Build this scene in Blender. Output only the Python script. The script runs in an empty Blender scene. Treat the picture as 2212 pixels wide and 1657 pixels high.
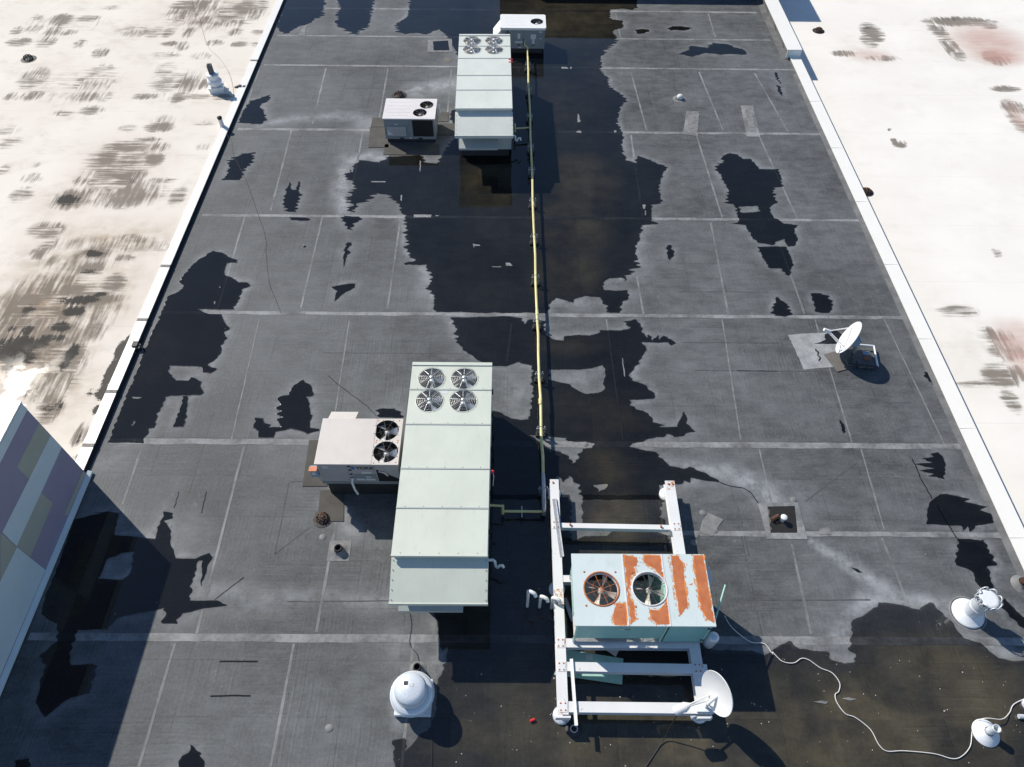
import bpy, bmesh, math, random
import numpy as np
from mathutils import Vector, Matrix, noise, geometry

random.seed(7)
scene = bpy.context.scene
col = scene.collection
R = math.radians

# ------------------------------------------------------------------ camera
CAM_H, FPX, PX, PY = 17.0, 1533.0, 1106.0, 828.5      # height, focal length and centre in picture units (2212 wide)
def cam_axes(pitch, roll, yaw):
    p, r = R(pitch), R(roll)
    rz = Matrix.Rotation(R(yaw), 3, 'Z')
    f = rz @ Vector((0, math.cos(p), -math.sin(p))); u = rz @ Vector((0, math.sin(p), math.cos(p))); x = rz @ Vector((1, 0, 0))
    return f, -math.sin(r)*x + math.cos(r)*u, math.cos(r)*x + math.sin(r)*u
CF, CU, CX = cam_axes(52.6, 0.8, -0.5)
cd = bpy.data.cameras.new('camera'); cam = bpy.data.objects.new('camera', cd); col.objects.link(cam)
cd.sensor_width = 36; cd.lens = 36*FPX/2212; cd.clip_start = 0.1; cd.clip_end = 3000
m = Matrix((CX, CU, -CF)).transposed().to_4x4(); m.translation = (0, 0, CAM_H); cam.matrix_world = m
scene.camera = cam

# ------------------------------------------------------------------ sky, sun, exposure
SUNV = Vector((0.862, -0.73, -1.0)).normalized()          # the way the light travels
w = bpy.data.worlds.new('World'); scene.world = w; w.use_nodes = True
nt = w.node_tree; bg = nt.nodes['Background']
sky = nt.nodes.new('ShaderNodeTexSky'); sky.sky_type = 'NISHITA'; sky.sun_disc = False
sky.sun_elevation = math.asin(-SUNV.z); sky.sun_rotation = math.atan2(-SUNV.x, -SUNV.y)
sky.air_density = 1.0; sky.dust_density = 0.1; sky.ozone_density = 4.0
nt.links.new(sky.outputs[0], bg.inputs[0]); bg.inputs[1].default_value = 0.1
sl = bpy.data.lights.new('sun', 'SUN'); sun = bpy.data.objects.new('sun', sl); col.objects.link(sun)
sl.energy = 4.35; sl.angle = R(0.53); sl.color = (1.0, 0.935, 0.83)
sun.rotation_euler = SUNV.to_track_quat('-Z', 'Y').to_euler(); sun.location = (-30, 25, 40)
scene.view_settings.view_transform = 'Standard'; scene.view_settings.look = 'None'
scene.view_settings.exposure = 0.2; scene.view_settings.gamma = 1.0
scene.render.resolution_x = 1024; scene.render.resolution_y = 767
scene.render.engine = 'CYCLES'
scene.cycles.transparent_max_bounces = 16

# ------------------------------------------------------------------ where things stand
def ray(px, py): return CF + (px-PX)/FPX*CX - (py-PY)/FPX*CU
def at(px, py, z=0.0):
    d = ray(px, py); t = (z-CAM_H)/d.z
    return Vector((t*d.x, t*d.y, z))
def at_x(px, py, x):
    d = ray(px, py); t = x/d.x
    return Vector((x, t*d.y, CAM_H+t*d.z))
def at_y(px, py, y):
    d = ray(px, py); t = y/d.y
    return Vector((t*d.x, y, CAM_H+t*d.z))
ZR = {'A': (600, 0, 2.673), 'B': (1200, 0, 2.673), 'C': (1800, 0, 2.673), 'D': (0, 600, 2.673), 'E': (600, 600, 2.673),
      'G': (1200, 600, 2.673), 'H': (1800, 600, 2.673), 'I': (0, 1200, 2.461), 'J': (600, 1200, 2.461), 'K': (1200, 1200, 2.461),
      'L': (1800, 1200, 2.461), 'R': (0, 0, 2.673), 'W': (0, 960, 5.523), 'T': (900, 200, 6.144), 'M': (2060, 1400, 3.502)}
def zp(reg, x, y):
    ox, oy, s = ZR[reg]
    return (ox+x/s)*0.8848, (oy+y/s)*0.8848
def zat(reg, x, y, z=0.0): return at(*zp(reg, x, y), z)
def zpoly(reg, pts, z=0.0): return [zat(reg, x, y, z) for x, y in pts]

# ------------------------------------------------------------------ materials
def nodes_of(name):
    mt = bpy.data.materials.new(name); mt.use_nodes = True
    t = mt.node_tree; b = t.nodes['Principled BSDF']
    return mt, t, b
class NB:
    """small node builder"""
    def __init__(s, t): s.t = t
    def n(s, kind, **kw):
        nd = s.t.nodes.new(kind)
        for k, v in kw.items(): setattr(nd, k, v)
        return nd
    def put(s, sock, v):
        if v is None: return
        if isinstance(v, bpy.types.NodeSocket): s.t.links.new(v, sock)
        else: sock.default_value = v
    def math(s, op, a, b=None, c=None, clamp=False):
        nd = s.n('ShaderNodeMath', operation=op); nd.use_clamp = clamp
        s.put(nd.inputs[0], a); s.put(nd.inputs[1], b)
        if c is not None: s.put(nd.inputs[2], c)
        return nd.outputs[0]
    def mix(s, fac, a, b, mode='MIX'):
        nd = s.n('ShaderNodeMix', data_type='RGBA', blend_type=mode)
        s.put(nd.inputs[0], fac); s.put(nd.inputs[6], a); s.put(nd.inputs[7], b)
        return nd.outputs[2]
    def noise(s, vec, scale, detail=4, rough=0.55, dist=0.0):
        nd = s.n('ShaderNodeTexNoise'); s.put(nd.inputs['Vector'], vec)
        nd.inputs['Scale'].default_value = scale; nd.inputs['Detail'].default_value = detail
        nd.inputs['Roughness'].default_value = rough; nd.inputs['Distortion'].default_value = dist
        return nd.outputs[0]
    def ss(s, v, lo, hi, a=0.0, b=1.0):
        nd = s.n('ShaderNodeMapRange', interpolation_type='SMOOTHSTEP'); s.put(nd.inputs[0], v)
        for i, q in enumerate((lo, hi, a, b)): nd.inputs[i+1].default_value = q
        return nd.outputs[0]
    def pos(s): return s.n('ShaderNodeNewGeometry').outputs['Position']
    def obj(s): return s.n('ShaderNodeTexCoord').outputs['Object']
    def scale(s, v, sx, sy, sz):
        nd = s.n('ShaderNodeVectorMath', operation='MULTIPLY'); s.put(nd.inputs[0], v); nd.inputs[1].default_value = (sx, sy, sz)
        return nd.outputs[0]
    def attr(s, name):
        nd = s.n('ShaderNodeAttribute'); nd.attribute_name = name; return nd.outputs['Fac']
    def sep(s, v):
        nd = s.n('ShaderNodeSeparateXYZ'); s.put(nd.inputs[0], v); return nd.outputs
    def bump(s, h, strength, dist):
        nd = s.n('ShaderNodeBump'); s.put(nd.inputs['Height'], h)
        nd.inputs['Strength'].default_value = strength; nd.inputs['Distance'].default_value = dist
        return nd.outputs[0]
def C(*v): return (v[0], v[1], v[2], 1.0)

def simple(name, color, rough=0.5, metal=0.0, var=0.08, vscale=3.0, dirt=0.0, dirtc=(0.12, 0.1, 0.08), spec=0.5, bump=0.0):
    """plain painted or metal surface with uneven tone and some dirt"""
    mt, t, b = nodes_of(name); k = NB(t); p = k.obj()
    n1 = k.noise(p, vscale, 5); n2 = k.noise(p, vscale*7, 3)
    f = k.math('ADD', k.math('MULTIPLY', n1, 0.7), k.math('MULTIPLY', n2, 0.3))
    lo = [c*(1-var) for c in color]; hi = [min(1, c*(1+var)) for c in color]
    c = k.mix(k.ss(f, 0.3, 0.7), C(*lo), C(*hi))
    if dirt:
        st = k.noise(k.scale(p, 6, 6, 0.7), vscale, 6, 0.65)
        c = k.mix(k.ss(st, 0.52, 0.75, 0.0, dirt), c, C(*dirtc))
    k.put(b.inputs['Base Color'], c); b.inputs['Metallic'].default_value = metal
    k.put(b.inputs['Roughness'], k.ss(n2, 0.2, 0.8, max(0.02, rough-0.08), rough+0.1))
    b.inputs['Specular IOR Level'].default_value = spec
    if bump: k.put(b.inputs['Normal'], k.bump(f, bump, 0.01))
    return mt

def mat_membrane():
    mt, t, b = nodes_of('black_rubber_membrane'); k = NB(t); p = k.pos()
    x, y, z = k.sep(p)
    # insulation boards felt through the sheet: ribs running one way or the other from board to board
    cx = k.math('FLOOR', k.math('DIVIDE', x, 1.22)); cy = k.math('FLOOR', k.math('DIVIDE', y, 1.22))
    cm = k.n('ShaderNodeCombineXYZ'); k.put(cm.inputs[0], cx); k.put(cm.inputs[1], cy)
    wn = k.n('ShaderNodeTexWhiteNoise', noise_dimensions='2D'); k.put(wn.inputs['Vector'], cm.outputs[0])
    pick = k.math('GREATER_THAN', wn.outputs[0], 0.5)
    wob = k.math('MULTIPLY', k.noise(p, 1.3, 3), 0.12)
    cc = k.math('ADD', k.math('ADD', k.math('MULTIPLY', pick, x), k.math('MULTIPLY', k.math('SUBTRACT', 1.0, pick), y)), wob)
    rt = k.math('FRACT', k.math('DIVIDE', cc, 0.203))
    rib = k.math('SUBTRACT', k.ss(k.math('ABSOLUTE', k.math('SUBTRACT', rt, 0.5)), 0.0, 0.1, 1.0, 0.0), k.ss(k.math('ABSOLUTE', k.math('SUBTRACT', rt, 0.66)), 0.0, 0.12, 0.8, 0.0))
    fine = k.math('SINE', k.math('MULTIPLY', cc, 2*math.pi/0.1))
    wn2 = k.n('ShaderNodeTexWhiteNoise', noise_dimensions='2D'); k.put(wn2.inputs['Vector'], k.scale(cm.outputs[0], 1.7, 2.3, 1))
    amt = k.math('MULTIPLY', k.ss(k.noise(p, 0.9, 4), 0.36, 0.62), k.ss(wn2.outputs[0], 0.25, 0.8))
    ribv = k.math('MULTIPLY', k.math('ADD', rib, k.math('MULTIPLY', fine, 0.18)), k.math('MULTIPLY', amt, 0.2))
    # board joints
    fx = k.math('ABSOLUTE', k.math('SUBTRACT', k.math('FRACT', k.math('ADD', k.math('DIVIDE', x, 1.22), k.math('MULTIPLY', k.noise(p, 0.9, 2), 0.02))), 0.5))
    fy = k.math('ABSOLUTE', k.math('SUBTRACT', k.math('FRACT', k.math('DIVIDE', y, 1.22)), 0.5))
    jt = k.math('MAXIMUM', k.ss(fx, 0.486, 0.497), k.ss(fy, 0.486, 0.497))
    jt = k.math('MULTIPLY', jt, k.ss(k.noise(p, 0.6, 4), 0.4, 0.6))
    big = k.noise(p, 0.23, 5, 0.6); mid = k.noise(k.scale(p, 1.0, 1.8, 1), 1.6, 5, 0.6); sm = k.noise(p, 14, 4, 0.7)
    streak = k.noise(k.scale(p, 1.2, 16, 1), 1.0, 4, 0.65); streak2 = k.noise(k.scale(p, 18, 1.0, 1), 1.0, 4, 0.65)
    v = k.math('ADD', k.ss(big, 0.3, 0.7, 0.72, 1.2), k.ss(mid, 0.3, 0.7, -0.16, 0.2))
    v = k.math('ADD', v, k.ss(sm, 0.3, 0.7, -0.13, 0.13))
    stv = k.math('ADD', k.math('MULTIPLY', pick, k.ss(streak2, 0.35, 0.7, -0.05, 0.08)), k.math('MULTIPLY', k.math('SUBTRACT', 1.0, pick), k.ss(streak, 0.35, 0.7, -0.05, 0.08)))
    v = k.math('ADD', v, stv); v = k.math('ADD', v, k.math('MULTIPLY', k.math('SUBTRACT', wn.outputs[0], 0.5), 0.09))
    v = k.math('ADD', v, ribv); v = k.math('SUBTRACT', v, k.math('MULTIPLY', jt, 0.28))
    base = k.mix(1.0, C(0.105, 0.111, 0.115), v, 'MULTIPLY')
    # chalky scuffs and dried film
    sc = k.math('MULTIPLY', k.ss(k.noise(k.scale(p, 3, 5, 1), 1.6, 7, 0.78, 1.2), 0.54, 0.7), k.ss(k.noise(p, 0.5, 3), 0.38, 0.62))
    base = k.mix(k.math('MULTIPLY', sc, 0.5), base, C(0.21, 0.215, 0.225))
    spk = k.math('MULTIPLY', k.ss(k.noise(p, 5.5, 8, 0.8, 0.6), 0.575, 0.66), k.ss(k.noise(p, 0.33, 3), 0.42, 0.62))
    base = k.mix(k.math('MULTIPLY', spk, 0.42), base, C(0.23, 0.235, 0.245))
    pale = k.math('MULTIPLY', k.attr('pale'), k.ss(k.noise(p, 2.0, 7, 0.75), 0.3, 0.66, 0.15, 1.15), clamp=True)
    base = k.mix(k.math('MULTIPLY', pale, 0.92), base, C(0.33, 0.345, 0.36))
    silt = k.math('MULTIPLY', k.attr('silt'), k.ss(k.noise(p, 0.8, 5, 0.6), 0.28, 0.62, 0.25, 1.0), clamp=True)
    board = k.math('ADD', 0.72, k.math('MULTIPLY', wn.outputs[0], 0.5))
    sc2 = k.mix(k.noise(p, 1.1, 5, 0.7), C(0.34, 0.28, 0.165), C(0.47, 0.42, 0.30))
    sc2 = k.mix(1.0, sc2, k.math('ADD', k.math('MULTIPLY', v, 0.6), 0.35), 'MULTIPLY')
    base = k.mix(k.math('MULTIPLY', silt, board, clamp=True), base, sc2)
    k.put(b.inputs['Base Color'], base)
    k.put(b.inputs['Roughness'], k.ss(mid, 0.2, 0.8, 0.62, 0.8))
    b.inputs['Specular IOR Level'].default_value = 0.3
    h = k.math('ADD', k.math('MULTIPLY', ribv, 1.2), k.math('ADD', sm, k.math('MULTIPLY', jt, -0.8)))
    k.put(b.inputs['Normal'], k.bump(h, 0.25, 0.006))
    return mt

def mat_white_roof(name, tint, line, grime):
    mt, t, b = nodes_of(name); k = NB(t); p = k.pos(); x, y, z = k.sep(p)
    cx = k.math('FLOOR', k.math('DIVIDE', x, 1.45)); cy = k.math('FLOOR', k.math('DIVIDE', y, 1.1))
    cm = k.n('ShaderNodeCombineXYZ'); k.put(cm.inputs[0], cx); k.put(cm.inputs[1], cy)
    wn = k.n('ShaderNodeTexWhiteNoise', noise_dimensions='2D'); k.put(wn.inputs['Vector'], cm.outputs[0])
    pick = k.math('GREATER_THAN', wn.outputs[0], 0.5)
    sx = k.noise(k.scale(p, 0.7, 9, 1), 1.0, 5, 0.6); sy = k.noise(k.scale(p, 8, 0.8, 1), 1.0, 5, 0.6)
    st = k.math('ADD', k.math('MULTIPLY', pick, sx), k.math('MULTIPLY', k.math('SUBTRACT', 1.0, pick), sy))
    big = k.noise(p, 0.35, 4); mid = k.noise(p, 2.0, 5, 0.6); gr = k.noise(p, 26, 3, 0.7)
    base = k.mix(k.ss(big, 0.3, 0.7), C(*tint), C(tint[0]*1.06, tint[1]*1.07, tint[2]*1.08))
    soft = k.math('MULTIPLY', k.attr('soft'), k.ss(mid, 0.3, 0.7, 0.4, 1.0), clamp=True)
    gm = k.math('MULTIPLY', k.ss(k.noise(k.scale(p, 0.8, 1.6, 1), 0.5, 7, 0.7), 0.45, 0.7), k.ss(mid, 0.3, 0.65))
    base = k.mix(k.math('MULTIPLY', gm, grime), base, C(0.46, 0.4, 0.33))
    base = k.mix(soft, base, C(0.40, 0.29, 0.19))
    stain = k.math('ADD', k.math('MULTIPLY', k.attr('stain'), 1.0), k.math('SUBTRACT', k.math('MULTIPLY', st, 2.6), 1.3))
    stain = k.math('ADD', stain, k.math('SUBTRACT', k.math('MULTIPLY', mid, 1.0), 0.5))
    sf = k.math('MULTIPLY', k.ss(stain, -0.1, 0.8), k.ss(k.attr('stain'), 0.02, 0.3))
    base = k.mix(k.math('MULTIPLY', sf, 0.85), base, k.mix(k.noise(p, 0.9, 3), C(0.10, 0.078, 0.055), C(0.2, 0.17, 0.14)))
    dk = k.math('ADD', k.attr('dark'), k.math('ADD', k.math('SUBTRACT', k.math('MULTIPLY', st, 0.9), 0.45), k.math('SUBTRACT', k.math('MULTIPLY', gr, 0.9), 0.45)))
    df = k.math('MULTIPLY', k.ss(dk, 0.34, 0.55), k.ss(k.attr('dark'), 0.05, 0.25))
    base = k.mix(k.math('MULTIPLY', df, 0.93), base, C(0.035, 0.033, 0.03))
    pk = k.math('MULTIPLY', k.attr('pink'), k.ss(k.noise(k.scale(p, 0.6, 6, 1), 1.0, 5, 0.6), 0.2, 0.6, 0.55, 1.0), clamp=True)
    base = k.mix(pk, base, C(0.52, 0.33, 0.28))
    ly = k.math('ABSOLUTE', k.math('SUBTRACT', k.math('FRACT', k.math('DIVIDE', y, 3.02)), 0.5))
    lf = k.math('MULTIPLY', k.ss(ly, 0.4955, 0.4985), k.ss(k.noise(p, 0.7, 3), 0.35, 0.6, 0.1, line))
    base = k.mix(lf, base, C(0.5, 0.48, 0.45))
    k.put(b.inputs['Base Color'], base)
    wet = k.math('MULTIPLY', k.attr('wet'), k.ss(k.noise(p, 0.9, 5, 0.65), 0.42, 0.52))
    k.put(b.inputs['Roughness'], k.math('SUBTRACT', 0.62, k.math('MULTIPLY', wet, 0.48)))
    k.put(b.inputs['Specular IOR Level'], k.math('ADD', 0.06, k.math('MULTIPLY', wet, 0.5)))
    k.put(b.inputs['Normal'], k.bump(k.math('ADD', gr, mid), 0.12, 0.004))
    return mt

def mat_water(name, c0, c1):
    mt = bpy.data.materials.new(name); mt.use_nodes = True
    t = mt.node_tree; t.nodes.clear(); k = NB(t)
    out = k.n('ShaderNodeOutputMaterial'); mx = k.n('ShaderNodeMixShader')
    tr = k.n('ShaderNodeBsdfTransparent'); gl = k.n('ShaderNodeBsdfGlossy'); ge = k.n('ShaderNodeNewGeometry'); dt = k.n('ShaderNodeVectorMath', operation='DOT_PRODUCT')
    p = k.pos(); n = k.noise(p, 0.8, 3)
    k.put(tr.inputs[0], k.mix(n, C(c0, c0, c0), C(c1, c1, c1*0.985)))
    gl.inputs['Roughness'].default_value = 0.012; gl.inputs['Color'].default_value = (1, 1, 1, 1)
    t.links.new(ge.outputs['Normal'], dt.inputs[0]); t.links.new(ge.outputs['Incoming'], dt.inputs[1])
    cs = k.math('POWER', k.math('SUBTRACT', 1.0, k.math('ABSOLUTE', dt.outputs['Value']), clamp=True), 5.0)
    k.put(mx.inputs[0], k.math('ADD', 0.036, k.math('MULTIPLY', cs, 0.964)))
    t.links.new(tr.outputs[0], mx.inputs[1]); t.links.new(gl.outputs[0], mx.inputs[2])
    t.links.new(mx.outputs[0], out.inputs[0])
    return mt

def mat_wet_edge():
    mt, t, b = nodes_of('damp_film_edge'); k = NB(t)
    b.inputs['Base Color'].default_value = C(0.055, 0.055, 0.057); b.inputs['Roughness'].default_value = 0.36
    b.inputs['Specular IOR Level'].default_value = 1.0
    return mt

def mat_metal_panel(name, color, rough=0.42, rust=0.0):
    mt, t, b = nodes_of(name); k = NB(t); p = k.obj()
    n1 = k.noise(p, 1.1, 4, 0.5); n2 = k.noise(k.scale(p, 1, 1, 1), 9, 4, 0.6); run = k.noise(k.scale(p, 9, 2.5, 1.0), 1.0, 6, 0.65)
    c = k.mix(k.ss(n1, 0.3, 0.7), C(*[v*0.95 for v in color]), C(*[min(1, v*1.03) for v in color]))
    c = k.mix(k.ss(run, 0.52, 0.82, 0, 0.32), c, C(color[0]*0.66, color[1]*0.64, color[2]*0.6))
    c = k.mix(k.ss(n2, 0.68, 0.8, 0, 0.14), c, C(0.3, 0.28, 0.25))
    if rust:
        rf = k.ss(k.noise(p, 5.0, 6, 0.7), 0.72-rust, 0.75-rust)
        c = k.mix(rf, c, C(0.33, 0.13, 0.05))
    k.put(b.inputs['Base Color'], c)
    k.put(b.inputs['Roughness'], k.ss(n2, 0.2, 0.8, rough-0.06, rough+0.1))
    k.put(b.inputs['Normal'], k.bump(n1, 0.06, 0.05))
    return mt

def mat_rust(name, a, c2):
    mt, t, b = nodes_of(name); k = NB(t); p = k.obj()
    n = k.noise(p, 4, 6, 0.7); n2 = k.noise(p, 40, 4, 0.7)
    c = k.mix(k.ss(n, 0.3, 0.7), C(*a), C(*c2)); c = k.mix(k.ss(n2, 0.5, 0.8, 0, 0.4), c, C(a[0]*0.5, a[1]*0.45, a[2]*0.4))
    k.put(b.inputs['Base Color'], c); b.inputs['Roughness'].default_value = 0.85
    k.put(b.inputs['Normal'], k.bump(n2, 0.4, 0.003))
    return mt

M = {}
M['membrane'] = mat_membrane()
M['roofL'] = mat_white_roof('weathered_white_roof', (0.745, 0.685, 0.605), 0.5, 0.45)
M['roofR'] = mat_white_roof('clean_white_roof', (0.80, 0.765, 0.705), 0.35, 0.16)
M['water'] = mat_water('standing_rain_water', 0.23, 0.29); M['shallow'] = mat_water('shallow_muddy_water', 0.40, 0.5); M['midwater'] = mat_water('clear_pond_water', 0.27, 0.34); M['wet'] = mat_wet_edge()
M['seam'] = simple('chalky_seam_tape', (0.205, 0.21, 0.213), 0.8, var=0.5, vscale=1.1, dirt=0.6, dirtc=(0.11, 0.11, 0.115), bump=0.3)
M['lap'] = simple('faded_lap_sealant', (0.185, 0.19, 0.193), 0.8, var=0.45, vscale=0.9, dirt=0.6, dirtc=(0.11, 0.11, 0.115))
M['patch'] = simple('grey_patch_coating', (0.19, 0.192, 0.192), 0.8, var=0.3, vscale=4, bump=0.3)
M['fold'] = simple('dark_membrane_fold', (0.07, 0.071, 0.075), 0.8, var=0.3)
M['flash'] = simple('dusty_membrane_flashing', (0.125, 0.127, 0.13), 0.8, var=0.3, vscale=2)
M['palepatch'] = simple('pale_grey_coating', (0.285, 0.295, 0.3), 0.7, var=0.25, vscale=3, dirt=0.25)
M['cap'] = simple('white_metal_coping', (0.84, 0.82, 0.77), 0.35, var=0.02, vscale=1)
M['capdark'] = simple('dark_joint_cover', (0.12, 0.115, 0.11), 0.6)
M['black'] = simple('black_parts_and_shade', (0.018, 0.019, 0.022), 0.6, var=0.3)  # black parts, and the left parapet face where black stands for shade
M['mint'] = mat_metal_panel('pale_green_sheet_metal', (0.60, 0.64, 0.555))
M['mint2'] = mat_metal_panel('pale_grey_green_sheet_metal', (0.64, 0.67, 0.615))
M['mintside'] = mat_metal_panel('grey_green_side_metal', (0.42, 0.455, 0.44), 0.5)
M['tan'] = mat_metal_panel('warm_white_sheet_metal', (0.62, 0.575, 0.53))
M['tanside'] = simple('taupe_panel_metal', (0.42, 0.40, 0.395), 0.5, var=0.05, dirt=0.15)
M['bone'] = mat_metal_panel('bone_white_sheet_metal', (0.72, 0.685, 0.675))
M['white'] = simple('white_sheet_metal', (0.8, 0.8, 0.78), 0.4, var=0.03)
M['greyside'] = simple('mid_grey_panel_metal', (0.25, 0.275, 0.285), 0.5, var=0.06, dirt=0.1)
M['dark'] = simple('dark_interior_metal', (0.03, 0.03, 0.032), 0.6, var=0.2)
M['coil'] = simple('black_coil_fins', (0.012, 0.012, 0.012), 0.7, var=0.2, vscale=20)
M['blade'] = simple('aluminium_fan_blade', (0.82, 0.83, 0.85), 0.34, 0.55, var=0.05)
M['oldblade'] = simple('dull_aged_fan_blade', (0.62, 0.58, 0.5), 0.5, 0.2, var=0.2, dirt=0.4)
M['wire'] = simple('galvanised_guard_wire', (0.62, 0.63, 0.62), 0.35, 0.6)
M['darkwire'] = simple('dark_guard_wire', (0.07, 0.065, 0.06), 0.5, 0.3)
M['line'] = simple('grey_green_screw', (0.2, 0.22, 0.2), 0.7)  # plain grey-green for the screws on the long units
M['yellow'] = simple('yellow_gas_pipe_paint', (0.74, 0.65, 0.3), 0.4, var=0.12, vscale=2, dirt=0.2)
M['steel'] = simple('galvanised_steel', (0.5, 0.51, 0.52), 0.4, 0.7, var=0.12, dirt=0.1)
M['rubber'] = simple('black_rubber_block', (0.025, 0.025, 0.026), 0.8)
M['beam'] = mat_metal_panel('chipped_white_beam_paint', (0.75, 0.755, 0.755), 0.5, 0.06)
M['palecond'] = mat_metal_panel('faded_pale_blue_paint', (0.6, 0.69, 0.685), 0.5, 0.0)
M['teal'] = simple('teal_painted_metal', (0.23, 0.47, 0.46), 0.45, var=0.06, vscale=2, dirt=0.2)
M['aqua'] = simple('pale_aqua_painted_metal', (0.36, 0.6, 0.53), 0.5, var=0.08, vscale=2, dirt=0.15)
M['rust'] = mat_rust('red_brown_rust', (0.42, 0.125, 0.05), (0.54, 0.18, 0.07))
M['orange'] = mat_rust('fresh_orange_rust', (0.6, 0.16, 0.025), (0.72, 0.3, 0.09))
def mat_rust_speckle():
    mt = mat_rust('speckled_rust', (0.5, 0.17, 0.05), (0.62, 0.3, 0.12)); t = mt.node_tree; b = t.nodes['Principled BSDF']; k = NB(t)
    k.put(b.inputs['Alpha'], k.ss(k.noise(k.obj(), 16, 7, 0.75), 0.5, 0.56))
    return mt
M['speck'] = mat_rust_speckle()
M['pvc'] = simple('white_pvc', (0.82, 0.82, 0.8), 0.3, var=0.02)
M['galv'] = simple('bright_galvanised_sheet', (0.7, 0.74, 0.78), 0.38, 0.3, var=0.03, vscale=4)
M['galvw'] = simple('white_painted_flashing', (0.75, 0.78, 0.8), 0.4, var=0.04)
M['spun'] = simple('spun_aluminium', (0.72, 0.77, 0.82), 0.32, 0.2, var=0.015)
M['dish'] = simple('white_dish_enamel', (0.83, 0.83, 0.82), 0.4, var=0.02)
M['pad'] = simple('weathered_walkway_pad', (0.07, 0.066, 0.058), 0.8, var=0.25, vscale=2, dirt=0.3, dirtc=(0.12, 0.11, 0.1), bump=0.3)
M['matting'] = simple('worn_rubber_mat', (0.14, 0.13, 0.115), 0.8, var=0.15, vscale=3)
M['block'] = simple('grey_concrete_block', (0.11, 0.115, 0.12), 0.9, var=0.15, vscale=8, bump=0.4)
M['brick'] = simple('red_clay', (0.3, 0.11, 0.06), 0.85, var=0.2)
M['red'] = simple('red_plastic', (0.65, 0.02, 0.03), 0.4)
M['cable'] = simple('white_cable_jacket', (0.75, 0.73, 0.7), 0.5, var=0.1)
M['blackcable'] = simple('black_cable_jacket', (0.02, 0.02, 0.02), 0.5)
M['sticker'] = simple('white_paper_sticker', (0.62, 0.64, 0.64), 0.6)
M['stickerd'] = simple('dark_printed_sticker', (0.05, 0.04, 0.06), 0.5)
M['ink'] = simple('charcoal_lettering', (0.035, 0.033, 0.035), 0.6)
M['blueink'] = simple('blue_logo_print', (0.03, 0.12, 0.42), 0.5)
M['boxblue'] = simple('blue_grey_box_paint', (0.24, 0.33, 0.42), 0.45, dirt=0.2)
M['lidorange'] = simple('orange_label_plastic', (0.6, 0.2, 0.09), 0.5)
M['purple'] = simple('mauve_wall_paint', (0.32, 0.285, 0.365), 0.8, var=0.05, vscale=1.5)
M['olive'] = simple('olive_grey_wall_paint', (0.42, 0.415, 0.345), 0.8, var=0.05, vscale=1.5)
M['sky'] = simple('pale_blue_grey_wall_paint', (0.62, 0.69, 0.7), 0.8, var=0.04, vscale=1.5)
M['greywall'] = simple('weathered_grey_parapet', (0.2, 0.2, 0.195), 0.8, var=0.25, vscale=3, bump=0.3)
M['darkwall'] = simple('shade_darkened_brown_wall', (0.028, 0.024, 0.022), 0.8, var=0.2)  # brown taken very dark for the shade on the far wall
M['debris'] = simple('pale_grit', (0.4, 0.39, 0.36), 0.8, var=0.2)
M['drain'] = simple('rusty_cast_iron', (0.11, 0.055, 0.035), 0.7, 0.3, var=0.3, vscale=12)
M['greydeck'] = simple('plain_grey_deck', (0.3, 0.3, 0.3), 0.7)  # one even grey for the ground and the deck behind the mural

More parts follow.
